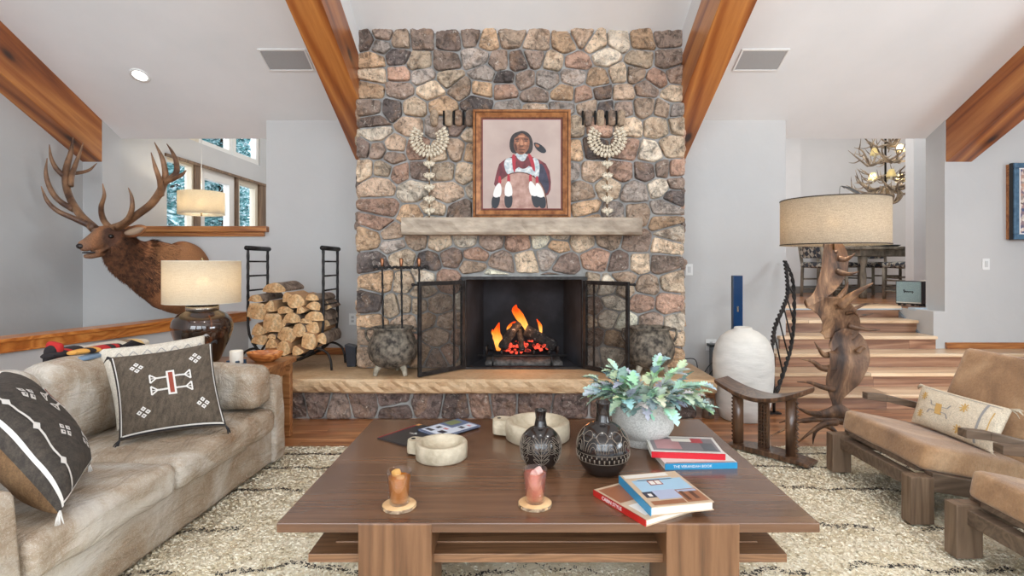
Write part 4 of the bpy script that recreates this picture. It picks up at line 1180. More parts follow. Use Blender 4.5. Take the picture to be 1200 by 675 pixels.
cd = thing('pillar_candle', 'white candle in a blue metal holder on the side table', 'candle', (-1.965, 3.80, .5905))
b = MB(); b.lathe([(.001, .018), (.043, .018), (.044, .022), (.044, .10), (.040, .106), (.036, .100), (.001, .098)], 32, (-1.965, 3.80, .5905)); b.build('candle', plain('candle_wax', (226, 220, 208), .5), cd)
b = MB()
for a in range(4):
    q = V((-1.965, 3.80, .5905)) + V((.05 * math.cos(a * PI / 2 + .6), .05 * math.sin(a * PI / 2 + .6), 0)); b.box(q + V((0, 0, .02)), (.022, .022, .04))
b.lathe([(.001, .010), (.05, .010), (.052, .018), (.001, .018)], 24, (-1.965, 3.80, .5905)); b.build('holder', plain('blue_metal', (52, 78, 104), .4, .5), cd, bevel=.003)
b = MB(); bc = V((-1.845, 3.97, .5905))
b.lathe([(.001, 0), (.06, 0), (.075, .006), (.115, .035), (.130, .066), (.127, .070), (.122, .066), (.105, .034), (.05, .014), (.001, .012)], 48, bc, sy=.72)
tag(b.build('wooden_bowl', wood('olive_wood', (120, 62, 28), (176, 104, 52), (212, 148, 84), 'x', 14, .35, coat=.3)), 'shallow carved wooden bowl on the right end of the side table', 'bowl')

# ------------------------------------------------------------------ log rack and logs
RX0, RX1, RY0, RY1 = -2.41, -1.74, 4.86, 5.24
rack = thing('log_rack', 'curved black iron log rack with ladder sides on the hearth', 'log rack', (-2.07, 5.05, .35))
def hoop(y):
    cx = (RX0 + RX1) / 2; hw = (RX1 - RX0) / 2; pts = [V((RX0, y, 1.43)), V((RX0, y, 1.1)), V((RX0, y, .80))]
    for i in range(13):
        a = PI + PI * i / 12; pts.append(V((cx + hw * math.cos(a), y, .755 + .33 * math.sin(a))))
    pts += [V((RX1, y, .80)), V((RX1, y, 1.1)), V((RX1, y, 1.43))]
    return pts
for y in (RY0, RY1):
    pts = []
    hp = hoop(y)
    for a, c in zip(hp[:-1], hp[1:]):
        n = max(1, int((c - a).length / .02)); pts += [a.lerp(c, i / n) for i in range(n)]
    pts.append(hp[-1])
    b = MB(); b.tube(pts, .0125, 4, up=(0, 1, 0), twist=0); 
    b2 = MB(); b2.tube(pts[:30], .0135, 4, twist=.35); b3 = MB(); b3.tube(pts[-30:], .0135, 4, twist=.35)
    o = b.build('hoop', M_iron, rack); o['_loc'] = (-2.07, 5.05, .35); b2.build('twisted_bar', M_iron, o); b3.build('twisted_bar', M_iron, o)
for x in (RX0, RX1):
    for z in (.93, 1.06, 1.19, 1.32):
        b = MB(); b.tube([(x, RY0, z), (x, RY1, z)], .008, 6); b.build('rung', M_iron, rack)
    b = MB(); b.tube([(x, RY0 - .03, 1.44), (x, RY1 + .03, 1.44)], .021, 14); b.tube([(x, RY0 - .034, 1.44), (x, RY0 - .028, 1.44)], .015, 12); b.build('top_bar', M_iron, rack)
for y in (RY0, RY1):
    for x, sg in ((RX0 + .09, -1), (RX1 - .09, 1)):
        b = MB(); b.tube(cr([(x - sg * .06, y, .50), (x + sg * .03, y, .545), (x + sg * .12, y, .51), (x + sg * .155, y, .44), (x + sg * .165, y, .352)], 5), .011, 7); b.build('leg', M_iron, rack)
for x, z in ((-2.2, .442), (-1.95, .442), (-1.80, .58), (-2.35, .58)):
    b = MB(); b.tube([(x, RY0, z), (x, RY1, z)], .008, 6); b.build('cross_bar', M_iron, rack)
M_cut = NT('cut_wood_end'); _c = M_cut.coords(); _v = M_cut.noise(_c, 9, 5, .6, 1.0); _r = M_cut.noise(M_cut.coords((1, .1, 1)), 45, 4, .6, .4)
_cc = M_cut.ramp(_v.outputs[0], [(.3, srgb(176, 126, 80)), (.5, srgb(208, 168, 120)), (.7, srgb(226, 198, 158))])
M_cut.set(Base_Color=M_cut.mix(1.0, _cc, M_cut.ramp(_r.outputs[0], [(.36, .62), (.55, 1.05)]), 'MULTIPLY'), Roughness=.85); M_cut.bump(_r.outputs[0], .4, .006); M_cut = M_cut.mat
M_logbark = mottled('log_bark', (92, 74, 62), (158, 138, 120), 18, .95, .9, 50, bdist=.01)
M_split = mottled('split_wood_side', (170, 122, 82), (208, 170, 126), 12, .9, .5, 40, stretch=(1, .15, 1))
# cross-sections traced in the rack: (px, py, w, h, kind)
LOGS = [
    ((321, 337), (26, 13), 'half', 'grey-barked half log lying on the very top of the stack'),
    ((338, 348), (17, 11), 'tri', 'thin split log just below the topmost half log'),
    ((302, 349), (16, 10), 'half', 'flat split log at the upper left of the stack'),
    ((319, 358), (14, 14), 'tri', 'wedge split log under the topmost log'),
    ((348, 353), (22, 17), 'wedge', 'broad pale wedge log in the upper middle of the stack'),
    ((367, 348), (16, 9), 'half', 'small rounded log at the upper right of the stack'),
    ((381, 357), (18, 14), 'half', 'grey log end poking out behind the right ladder, upper'),
    ((303, 364), (20, 18), 'quad', 'orange-toned square log at the left side of the stack'),
    ((333, 363), (18, 10), 'half', 'bow-shaped split log in the centre of the stack'),
    ((354, 362), (11, 10), 'tri', 'small wedge log right of the centre bow-shaped log'),
    ((368, 358), (17, 12), 'half', 'orange half log beside the right ladder, second from the top'),
    ((320, 378), (22, 22), 'quad', 'largest squarish pale log left of the stack centre'),
    ((342, 372), (21, 14), 'half', 'slanted orange half log near the stack centre'),
    ((331, 379), (8, 8), 'round', 'smallest round log end in the middle of the stack'),
    ((358, 376), (16, 7), 'half', 'thin flat log above the round log'),
    ((369, 370), (22, 14), 'half', 'wide grey-barked half log at the right side'),
    ((381, 377), (16, 13), 'half', 'grey log end poking out behind the right ladder, lower'),
    ((303, 386), (19, 14), 'tri', 'wedge log at the left under the square orange log'),
    ((351, 387), (15, 15), 'round', 'round sawn log end with visible rings'),
    ((366, 385), (14, 14), 'quad', 'squarish orange log right of the round log'),
    ((336, 393), (23, 20), 'wedge', 'broad pale split log left of the round log'),
    ((304, 398), (17, 12), 'quad', 'pale log at the bottom left of the stack'),
    ((319, 394), (10, 7), 'half', 'small stub log above the bottom pale ones'),
    ((319, 402), (16, 12), 'tri', 'yellowish wedge log in the bottom row, left'),
    ((364, 399), (16, 18), 'quad', 'upright pale square log in the bottom row, right'),
    ((334, 408), (17, 17), 'wedge', 'yellowish split log at the bottom centre'),
    ((350, 410), (14, 11), 'tri', 'yellowish wedge log at the very bottom, right of centre'),
    ((377, 396), (12, 14), 'half', 'dark split log behind the lower right curve'),
]
R5 = random.Random(9)
for k, ((px, py), (w, h), kind, lab) in enumerate(LOGS):
    c = P(px, py, 4.84 + .0); hw = w * .00756 * 1.04; hh = h * .00756 * 1.04
    n = 18; base = []
    if kind == 'round': base = [(math.cos(2 * PI * i / n), math.sin(2 * PI * i / n)) for i in range(n)]
    elif kind == 'half': base = [(math.cos(PI * i / 12), math.sin(PI * i / 12) * 1.5 - .7) for i in range(13)] + [(-.5, -.85), (0, -.9), (.5, -.85)]
    elif kind == 'tri': base = [(-1, -.8), (-.3, -.95), (.5, -.9), (1, -.6), (.8, -.1), (.4, .6), (.1, 1), (-.3, .8), (-.7, .1)]
    elif kind == 'wedge': base = [(-1, .1), (-.7, -.6), (-.2, -1), (.4, -.8), (1, -.3), (.9, .3), (.4, .9), (-.1, 1), (-.6, .8)]
    else: base = [(-.9, -.9), (-.2, -1), (.8, -.9), (1, -.3), (.95, .7), (.5, 1), (-.3, .9), (-.95, .8), (-1, 0)]
    rot = R5.uniform(-.35, .35); cr_, sr = math.cos(rot), math.sin(rot)
    pts = [((x * cr_ - y * sr) * hw / 2 * R5.uniform(.93, 1.05), (x * sr + y * cr_) * hh / 2 * R5.uniform(.93, 1.05)) for x, y in base]
    y0 = 4.83 + R5.uniform(-.035, .03); L = R5.uniform(.38, .44)
    if 'poking' in lab: c = P(px, py, 5.08); y0, L = 5.02, .24
    tx, tz = R5.uniform(-.012, .012), R5.uniform(-.008, .008)
    b = MB(); nseg = 5; rings = []
    for i in range(nseg + 1):
        f = i / nseg
        rings.append([V((c.x + x * (1 + .03 * math.sin(9 * f + k)) + tx * f, y0 + L * f + (R5.uniform(-.004, .004) if i in (0, nseg) else 0), c.z + z * (1 + .04 * math.cos(7 * f + k)) + tz * f)) for x, z in pts])
    b.m = 1 if kind in ('round', 'half') else 2
    b.loft(rings, cap=False, smooth=False)
    b.m = 0; b.add(rings[0], [tuple(range(len(pts)))]); b.add(rings[-1], [tuple(range(len(pts)))[::-1]])
    tag(b.build('firewood_log', [M_cut, M_logbark, M_split]), lab, 'firewood', 'split logs stacked in the iron rack')

# ------------------------------------------------------------------ cauldrons, fire tools
M_pot_iron = mottled('lichen_cast_iron', (52, 47, 42), (134, 124, 110), 24, .75, .9, 45, metal=.25, bdist=.008)
M_potfoot = mottled('chalky_iron', (120, 112, 98), (176, 168, 150), 20, .9, .6, 60)
def cauldron(cx, cy, lab):
    z = .35
    t = thing('iron_cauldron', lab, 'cauldron', (cx, cy, z)); c = V((cx, cy, z))
    b = MB(); b.lathe([(.001, .055), (.08, .058), (.15, .085), (.195, .14), (.212, .20), (.208, .26), (.185, .32), (.165, .355), (.162, .375), (.178, .395), (.182, .405), (.172, .408), (.152, .395), (.148, .37), (.17, .32), (.19, .25), (.001, .12)], 44, c); b.build('pot_body', M_pot_iron, t)
    for a in (-PI / 2 - .9, -PI / 2 + .9, PI / 2):
        d = V((math.cos(a), math.sin(a), 0)); b = MB()
        b.tube(cr([c + d * .12 + V((0, 0, .10)), c + d * .15 + V((0, 0, .05)), c + d * .165 + V((0, 0, .004))], 4), [.032, .024, .018], 8); b.build('leg', M_potfoot, t)
    for sg in (-1, 1):
        b = MB(); b.tube(cr([c + V((sg * .178, 0, .39)), c + V((sg * .225, 0, .385)), c + V((sg * .232, 0, .33)), c + V((sg * .205, 0, .28))], 5), .011, 7); b.build('handle', M_pot_iron, t)
cauldron(-1.085, 4.705, 'three-legged iron cauldron holding the fire tools, left of the fire')
cauldron(1.125, 4.70, 'three-legged iron cauldron behind the right fire screen door')
M_copper = plain('copper_grip', (150, 104, 76), .3, 1.0)
tools = thing('fire_tool_set', 'fire tools with copper grips on a twisted iron bar, standing in the left cauldron', 'fire tools', (-1.0, 4.74, .50))
b = MB(); pts = [V((-1.24 + .46 * i / 60, 4.74 + .004 * math.sin(i * .9), 1.268 + .006 * math.cos(i * .9))) for i in range(61)]
b.tube(pts, .009, 6); b.tube([p_ + V((0, .008 * math.sin(i * .8 + 2), .012 * math.cos(i * .8))) for i, p_ in enumerate(pts)], .007, 6); b.ball((-1.25, 4.74, 1.268), .016, 10); b.tube([(-.80, 4.735, 1.268), (-.80, 4.76, 1.268)], .017, 10); b.build('hanging_bar', M_iron, tools)
for x in (-1.185, -1.02, -.865):
    tl = MB(); tl.tube([V((x + (i / 50) * .012, 4.735 + .003 * math.sin(i), 1.33 - .86 * i / 50)) for i in range(51)], .0095, 4, twist=.35)
    s_o = tl.build('tool_shaft', M_iron, tools); s_o['_loc'] = (-1.0, 4.74, .50)
    b = MB(); b.lathe([(.001, 1.275), (.012, 1.275), (.013, 1.29), (.017, 1.33), (.016, 1.345), (.001, 1.35)], 14, (x, 4.735, 0)); b.build('grip', M_copper, s_o)
b = MB(); b.box((-1.17, 4.73, .47), (.09, .02, .06)); b.tube([(-1.01, 4.735, .5), (-1.01, 4.70, .45)], .01, 6); b.build('tool_head', M_iron, tools)

# ------------------------------------------------------------------ fire screen doors
def mesh_mat():
    m = NT('screen_mesh'); tr = m.node('ShaderNodeBsdfTransparent')
    mx = m.node('ShaderNodeMixShader', {0: .52, 1: tr.outputs[0], 2: m.b.outputs[0]}); m.l.new(mx.outputs[0], m.out.inputs[0])
    m.set(Base_Color=srgb(62, 58, 54), Roughness=.5, Metallic=.3); return m.mat
M_mesh = mesh_mat()
def screen(hx, ox, oy, lab):
    t = thing('fire_screen_door', lab, 'fire screen', (hx, CY - .03, .352)); t['_loc'] = (hx, CY - .03, .352)
    h = V((hx, CY - .035, 0)); o = V((ox, oy, 0)); d = (o - h).normalized(); n = V((-d.y, d.x, 0)); L = (o - h).length
    z0, z1 = .358, 1.15
    def bar(a0, a1, za, zb, th=.022):
        b = MB(); c = [h + d * a0 - n * th / 2, h + d * a1 - n * th / 2, h + d * a1 + n * th / 2, h + d * a0 + n * th / 2]
        b.hexa([V((p_.x, p_.y, za)) for p_ in c], [V((p_.x, p_.y, zb)) for p_ in c]); return b
    bar(0, .035, z0, z1, .03).build('stile', M_iron, t, bevel=.003); bar(L - .03, L, z0, z1, .026).build('stile', M_iron, t, bevel=.003)
    bar(.11, .125, z0 + .02, z1 - .02, .012).build('stile', M_iron, t)
    bar(.03, L - .03, z1 - .035, z1).build('rail', M_iron, t, bevel=.003); bar(.03, L - .03, z0, z0 + .035).build('rail', M_iron, t, bevel=.003)
    b = MB(); p0, p1 = h + d * .03, h + d * (L - .03)
    b.add([(p0.x, p0.y, z0 + .03), (p1.x, p1.y, z0 + .03), (p1.x, p1.y, z1 - .03), (p0.x, p0.y, z1 - .03)], [(0, 1, 2, 3)]); b.build('mesh_panel', M_mesh, t)
    b = MB(); e = h + d * (L - .015) ; b.tube([V((e.x, e.y, z1 - .025)) + n * 0, V((e.x + (-.05 if ox < 0 else .05), e.y - .01, z1 - .025))], .009, 8); b.ball((e.x + (-.055 if ox < 0 else .055), e.y - .01, z1 - .025), .014, 8); b.build('handle', M_iron, t)
screen(FBX0 - .005, -.835, 4.53, 'open left iron mesh fire screen door')
screen(FBX1 + .005, .915, 4.53, 'open right iron mesh fire screen door')

# ------------------------------------------------------------------ fire
M_char = NT('charred_wood'); _c = M_char.coords((1, 1, 1)); _v = M_char.noise(_c, 30, 6, .7)
M_char.set(Base_Color=M_char.ramp(_v.outputs[0], [(.46, srgb(14, 12, 13)), (.6, srgb(44, 42, 42)), (.70, srgb(170, 166, 162))]), Roughness=.95); M_char.bump(_v.outputs[0], 1, .01); M_char = M_char.mat
def emis(name, c, s, c2=None):
    m = NT(name); co_ = m.coords()
    if c2: n = m.noise(co_, 22, 3); col = m.ramp(n.outputs[0], [(.4, srgb(c)), (.6, srgb(c2))])
    else: col = srgb(c)
    m.set(Base_Color=(0, 0, 0), Emission_Color=col, Emission_Strength=s, Roughness=1); return m.mat
M_ember = emis('glowing_embers', (255, 84, 60), 1.6, (60, 14, 12))
def fl_mat():
    m = NT('flame'); tc = m.node('ShaderNodeTexCoord'); sp = m.node('ShaderNodeSeparateXYZ', {'Vector': tc.outputs['Generated']})
    g = m.math('ADD', sp.outputs[2], m.math('MULTIPLY', m.noise(tc.outputs['Generated'], 3).outputs[0], .3))
    col = m.ramp(g, [(.1, srgb(255, 120, 40)), (.45, srgb(255, 190, 90)), (.75, srgb(255, 130, 40)), (1.1, srgb(240, 70, 20))])
    e = m.node('ShaderNodeEmission', {'Color': col, 'Strength': 1.7}); tr = m.node('ShaderNodeBsdfTransparent')
    lw = m.node('ShaderNodeLayerWeight', {'Blend': .35}); a = m.ramp(lw.outputs['Facing'], [(.25, .92), (.95, .1)])
    mx = m.node('ShaderNodeMixShader', {0: a, 1: tr.outputs[0], 2: e.outputs[0]}); m.l.new(mx.outputs[0], m.out.inputs[0]); return m.mat
M_flame = fl_mat()
grate = thing('fire_grate', 'iron fire grate with upright prongs on the ash bed', 'fire grate', (.04, 5.14, .37))
b = MB()
zg = .455
b.tube([(-.38, 5.02, zg), (.44, 5.02, zg)], .009, 6); b.tube([(-.30, 5.32, zg), (.36, 5.32, zg)], .009, 6)
b.build('front_bar', M_iron, grate)
for x in (-.30, -.16, .0, .14, .28, .36):
    b = MB(); b.tube([(x, 5.0, zg + .085 if x in (-.30, .36) else zg + .05), (x, 5.02, zg), (x, 5.32, zg), (x, 5.34, zg + .05)], .010, 6); b.build('prong', M_iron, grate)
for x, y in ((-.24, 5.02), (.30, 5.02), (-.24, 5.32), (.30, 5.32)):
    b = MB(); b.tube([(x, y, zg), (x, y, .36)], .008, 6); b.build('leg', M_iron, grate)
def charlog(a, c, r, lab, seed):
    b = MB(); pts = cr([a, V(a).lerp(V(c), .5) + V((0, 0, .01)), c], 6); R6 = random.Random(seed); n = len(pts)
    b.tube(pts, [r * R6.uniform(.85, 1.1) for _ in range(n)], 9); tag(b.build('burning_log', M_char), lab, 'firewood', 'charred logs in the fire')
charlog((-.155, 5.03, .52), (-.01, 5.15, .74), .045, 'charred log leaning up to the right at the fire centre', 1)
charlog((.03, 5.05, .50), (-.005, 5.22, .72), .028, 'ash-white thin charred log beside the centre of the fire', 2)
charlog((.06, 5.12, .68), (.33, 5.10, .52), .055, 'thick charred log sloping down to the right of the flames', 3)
charlog((-.26, 5.22, .505), (.26, 5.24, .505), .04, 'charred log lying flat at the back of the grate', 4)
b = MB()
for k in range(60):
    b.puffy((R5.uniform(-.16, .28), R5.uniform(5.06, 5.28), R5.uniform(.47, .55)), (.032, .032, .024), .01, 0, 3, .01, seed=k, rot=(k, k * 2, 0))
tag(b.build('glowing_embers', M_ember), 'glowing red embers under the burning logs', 'embers', kind='stuff')
def flame(pts, rad, lab, flat=.45):
    b = MB(); pp = cr([P(*q) for q in pts], 6); b.tube(pp, rad, 12, flat=flat, up=(1, 0, 0)); tag(b.build('flame', M_flame), lab, 'flame', 'flames of the log fire')
flame([(584, 411, 5.08), (584, 400, 5.08), (582, 390, 5.08), (585, 378, 5.08), (586, 385 - 0, 5.08)][:4], [.018, .038, .045, .03, .004], 'short forked flame at the left of the fire')
flame([(581, 393, 5.09), (578, 389, 5.09), (577, 386, 5.09)], [.03, .02, .003], 'small flame tongue beside the left flame')
flame([(599, 395, 5.12), (599, 386, 5.12), (604, 380, 5.12), (607, 376, 5.12)], [.02, .045, .035, .004], 'bright low flame left of the tallest flame')
flame([(619, 393, 5.14), (616, 382, 5.14), (609, 371, 5.14), (604, 363, 5.14), (605, 357, 5.14)], [.012, .026, .042, .036, .003], 'tallest flame curling up to the left at the fire centre')
flame([(634, 393, 5.18), (633, 382, 5.18), (629, 374, 5.18)], [.010, .018, .003], 'thin wispy flame at the right of the fire')
flame([(587, 402, 5.06), (592, 399, 5.06), (598, 398, 5.06)], [.012, .022, .004], 'low sideways flame in front of the leaning log')
point('firelight', (.03, 5.05, .72), 6, (1, .42, .16), .12)

# ------------------------------------------------------------------ picture on the mantel
pic = thing('framed_portrait', 'gilt-framed painted portrait of a person with braids holding a round shield, on the mantel', 'picture', (.027, 4.84, 1.702))
pic['_loc'] = (.027, 4.84, 1.702)
M_gilt = mottled('gilt_wood', (128, 78, 44), (176, 120, 74), 20, .4, .3, 60, metal=.2)
M_gilt2 = mottled('dark_gilt', (70, 44, 30), (112, 72, 46), 20, .5, .3, 60)
x0, x1, z0, z1, yf = -.406, .459, 1.703, 2.665, 4.83
def frame_part(name, off0, off1, ya, yb, mat):
    b = MB(); o_ = [(x0 + off0, z0 + off0), (x1 - off0, z0 + off0), (x1 - off0, z1 - off0), (x0 + off0, z1 - off0)]; i_ = [(x0 + off1, z0 + off1), (x1 - off1, z0 + off1), (x1 - off1, z1 - off1), (x0 + off1, z1 - off1)]
    vs = [(x, ya, z) for x, z in o_] + [(x, yb, z) for x, z in i_] + [(x, yf + .05, z) for x, z in o_] + [(x, yf + .05, z) for x, z in i_]
    fs = []
    for k in range(4):
        q = (k + 1) % 4; fs += [(k, q, 4 + q, 4 + k), (k + 8, q + 8, q, k), (4 + k, 4 + q, 12 + q, 12 + k)]
    b.add(vs, fs); return b.build(name, mat, pic)
frame_part('frame_outer', 0, .022, yf, yf - .012, M_gilt); frame_part('frame_groove', .020, .032, yf + .006, yf + .004, M_gilt2)
frame_part('frame_middle', .030, .070, yf - .012, yf + .012, M_gilt); frame_part('frame_lip', .068, .080, yf + .010, yf + .016, M_gilt2); frame_part('frame_liner', .078, .088, yf + .014, yf + .018, plain('crimson_liner', (110, 36, 34), .6))
bm_ = NT('canvas_ground'); _c = bm_.coords(); _v = bm_.noise(_c, 2.2, 4)
bm_.set(Base_Color=bm_.ramp(_v.outputs[0], [(.3, srgb(168, 148, 140)), (.7, srgb(192, 174, 164))]), Roughness=.7)
PM = [bm_.mat, mottled('paint_hair', (26, 22, 24), (52, 46, 46), 20, .6, 0), mottled('paint_skin', (104, 62, 44), (162, 108, 80), 16, .6, 0), mottled('paint_maroon', (86, 34, 42), (128, 54, 60), 14, .6, 0), mottled('paint_navy', (34, 36, 54), (62, 60, 80), 14, .6, 0),
      mottled('paint_vest', (150, 168, 176), (222, 222, 218), 34, .6, 0), plain('paint_red', (168, 42, 56), .6), mottled('paint_shield', (150, 112, 100), (190, 156, 142), 14, .6, 0), plain('paint_white', (224, 222, 218), .6), plain('paint_black', (34, 38, 46), .6), plain('paint_skin_shadow', (84, 48, 36), .6), plain('paint_skin_light', (184, 130, 98), .6)]
b = MB(); yc = yf + .0175
b.add([(x0 + .085, yc, z0 + .085), (x1 - .085, yc, z0 + .085), (x1 - .085, yc, z1 - .085), (x0 + .085, yc, z1 - .085)], [(0, 1, 2, 3)])
# painted shapes: coordinates read in a 627x675 view of the picture (frame 40..600 x 30..650)
def Q(x, y): return ((x - 40) / 560 * (x1 - x0) + x0, (652 - y) / 622 * (z1 - z0) + z0)
lay = [0]
def poly(m, pts, smooth=2):
    for _ in range(smooth):
        q = []
        for k in range(len(pts)):
            a = pts[k]; c = pts[(k + 1) % len(pts)]; q.append((a[0] * .75 + c[0] * .25, a[1] * .75 + c[1] * .25)); q.append((a[0] * .25 + c[0] * .75, a[1] * .25 + c[1] * .75))
        pts = q
    lay[0] += 1; b.m = m; vs = []
    for x, y in pts:
        X, Z = Q(x, y); vs.append((min(max(X, x0 + .088), x1 - .088), yc - .00012 * lay[0], max(Z, z0 + .088)))
    b.add(vs, [tuple(range(len(vs)))[::-1] if sum((vs[i][0] * vs[(i + 1) % len(vs)][2] - vs[(i + 1) % len(vs)][0] * vs[i][2]) for i in range(len(vs))) < 0 else tuple(range(len(vs)))])
def ell(cx, cy, rx, ry, n=20): return [(cx + rx * math.cos(2 * PI * i / n), cy + ry * math.sin(2 * PI * i / n)) for i in range(n)]
poly(3, [(195, 325), (300, 285), (405, 305), (475, 350), (492, 475), (465, 530), (300, 570), (155, 480), (175, 385)], 1)
poly(4, [(415, 330), (450, 350), (484, 470), (455, 525), (410, 470)])
poly(3, [(165, 450), (180, 370), (215, 325), (235, 420), (200, 470)])
poly(5, [(210, 320), (270, 295), (290, 400), (235, 410)]); poly(5, [(375, 295), (425, 320), (418, 430), (385, 410)])
poly(5, [(280, 360), (380, 345), (400, 420), (270, 420)])
poly(3, [(285, 300), (330, 350), (378, 300), (370, 345), (330, 375), (290, 350)])
poly(1, [(300, 155), (325, 148), (360, 162), (382, 200), (385, 250), (372, 280), (350, 285), (290, 282), (262, 278), (248, 245), (252, 195), (272, 165)])
poly(5, [(284, 272), (352, 280), (345, 310), (325, 330), (292, 308)])
poly(2, [(292, 165), (345, 165), (366, 200), (362, 250), (340, 280), (315, 290), (292, 280), (274, 250), (274, 200)])
poly(1, [(290, 160), (322, 154), (350, 164), (366, 196), (340, 174), (320, 160), (300, 174), (276, 200)])
poly(10, [(278, 195), (305, 192), (306, 202), (282, 205)]); poly(10, [(330, 192), (358, 195), (356, 205), (332, 202)])
poly(9, [(284, 207), (302, 205), (302, 211), (286, 212)]); poly(9, [(334, 205), (354, 207), (352, 212), (336, 211)])
poly(11, [(314, 200), (324, 200), (330, 235), (308, 235)]); poly(10, [(305, 234), (334, 234), (330, 241), (309, 241)])
poly(10, [(300, 256), (340, 256), (338, 262), (302, 262)]); poly(10, [(278, 215), (296, 245), (290, 272), (276, 250)]); poly(11, [(300, 214), (308, 216), (300, 232), (290, 228)]); poly(11, [(334, 214), (350, 218), (346, 232), (334, 230)])
poly(11, [(298, 176), (338, 176), (336, 188), (300, 188)]); poly(10, [(305, 270), (336, 270), (328, 280), (312, 280)])
poly(6, [(264, 285), (282, 285), (286, 330), (282, 395), (270, 380), (264, 330)], 1); poly(6, [(352, 280), (372, 285), (392, 330), (398, 385), (385, 380), (368, 330)], 1)
poly(9, [(385, 215), (420, 222), (452, 248), (463, 270), (445, 282), (415, 268), (395, 245)]); poly(2, [(396, 222), (425, 235), (415, 248), (398, 238)])
poly(10, [(146, 640), (152, 510), (188, 432), (246, 394), (304, 384), (364, 394), (426, 436), (462, 510), (472, 640)], 1)
poly(7, [(152, 640), (158, 512), (193, 437), (249, 400), (304, 390), (361, 400), (421, 441), (456, 512), (466, 640)], 1)
for fx, fy, dx, L in ((192, 440, -26, 160), (243, 430, 0, 168), (368, 430, 38, 165), (406, 440, 34, 160)):
    poly(6, [(fx - 6, fy - 30), (fx + 8, fy - 30), (fx + 12, fy + 15), (fx - 8, fy + 15)], 1)
    poly(8, [(fx, fy), (fx + 22 + dx * .3, fy + 40), (fx + 24 + dx * .7, fy + L * .6), (fx - 22 + dx * .7, fy + L * .6), (fx - 22 + dx * .3, fy + 40)])
    poly(9, [(fx - 24 + dx * .7, fy + L * .52), (fx + dx * .7, fy + L * .60), (fx + 25 + dx * .7, fy + L * .52), (fx + 22 + dx, fy + L * .9), (fx + dx, fy + L), (fx - 22 + dx, fy + L * .9)])
b.build('canvas', PM, pic)

# ------------------------------------------------------------------ cowrie shell necklaces
M_cowrie = mottled('cowrie_shell', (196, 180, 154), (228, 218, 198), 60, .35, .2, 90)
M_cord = plain('hide_cord', (120, 92, 62), .9)
def cowrie(b, c, ang, s=.02):
    R = Matrix.Rotation(-ang, 3, 'Y')
    b.m = 0; b.ball(c, (s * .68, s * .55, s * 1.05), 8, R)
    b.m = 1; b.box(V(c) + V((0, -s * .40, 0)), (s * .14, s * .12, s * 1.3), R)
def necklace(px, lab):
    c = P(px, 162, CY - .06); y = CY - .058
    t = thing('shell_necklace', lab, 'necklace', (c.x, y, c.z)); t['_loc'] = (c.x, y, c.z)
    for r, n, s in ((.080, 15, .016), (.118, 19, .021), (.160, 22, .024)):
        b = MB()
        for i in range(n):
            a = -PI * .5 + (i / (n - 1) - .5) * PI * 1.38
            q = V((c.x + r * math.cos(a) * .98, y - .004 * (i % 2), c.z + r * math.sin(a) * .95)); cowrie(b, q, a + PI / 2 + (.1 if i % 2 else -.1), s)
        b.build('shell_row', [M_cowrie, M_void], t)
        b = MB(); b.tube([V((c.x + (r - .012) * math.cos(-PI * .5 + (i / 30 - .5) * PI * 1.42), y + .006, c.z + (r - .012) * math.sin(-PI * .5 + (i / 30 - .5) * PI * 1.42))) for i in range(31)], .006, 5); b.build('cord', M_cord, t)
    zb = c.z - .16
    for k in range(5):
        b = MB()
        zz = zb - .085 - k * .105
        for a in (-.9, -.35, .35, .9): cowrie(b, V((c.x + .026 * math.sin(a) * 1.4, y - .006, zz + .022 * math.cos(a))), -a, .027)
        cowrie(b, V((c.x, y - .014, zz - .012)), 0, .018)
        b.build('shell_pendant', [M_cowrie, M_void], t)
    b = MB(); b.tube([(c.x, y + .008, zb), (c.x, y + .008, 1.712)], .006, 6); b.box((c.x, y + .004, 1.708), (.06, .05, .012)); b.build('stand_rod', M_cord, t)
necklace(503, 'cowrie shell necklace with shell pendants left of the portrait')
necklace(711.5, 'cowrie shell necklace with shell pendants right of the portrait')

# small dark wedge on the hearth left of the chimney, and right-hand cord / plug / tower
b = MB(); b.hexa([(-1.58, 5.02, .3505), (-1.50, 5.02, .3505), (-1.50, 5.14, .3505), (-1.58, 5.14, .3505)], [(-1.605, 5.02, .555), (-1.50, 5.02, .535), (-1.50, 5.14, .535), (-1.605, 5.14, .555)])
tag(b.build('black_box', plain('black_plastic', (38, 42, 50), .35), bevel=.005), 'small slim black box on the hearth beside the log rack', 'speaker')
def plate(px, py, d, w, h, name, lab, kind):
    c = P(px, py, d); t = thing(name, lab, kind, (c.x, d, c.z)); t['_loc'] = tuple(c)
    b = MB(); b.box((c.x, d - .004, c.z), (w, .008, h)); b.build('cover_plate', M_white, t, bevel=.002)
    if 'switch' in kind: b = MB(); b.box((c.x, d - .010, c.z), (w * .42, .008, h * .55)); b.build('rocker', plain('switch_grey', (200, 200, 198), .4), t, bevel=.001)
    else:
        for dz in (.02, -.02):
            b = MB(); b.box((c.x, d - .0085, c.z + dz), (.03, .003, .028)); b.build('socket', plain('socket_grey', (188, 188, 186), .4), t)
            b = MB(); b.box((c.x - .006, d - .0105, c.z + dz), (.002, .002, .009)); b.box((c.x + .006, d - .0105, c.z + dz), (.002, .002, .009)); b.build('slot', M_void, t)
plate(807.5, 316, YW, .075, .118, 'light_switch', 'white light switch on the wall right of the chimney', 'light switch')
plate(1155, 309.5, YW, .075, .118, 'light_switch', 'white light switch on the wall under the blue picture', 'light switch')
plate(413.5, 374, YW, .075, .118, 'wall_outlet', 'white wall outlet behind the log rack', 'outlet')
plate(833, 404, YW, .115, .118, 'wall_outlet', 'white wall outlet beside the tall white vase', 'outlet')
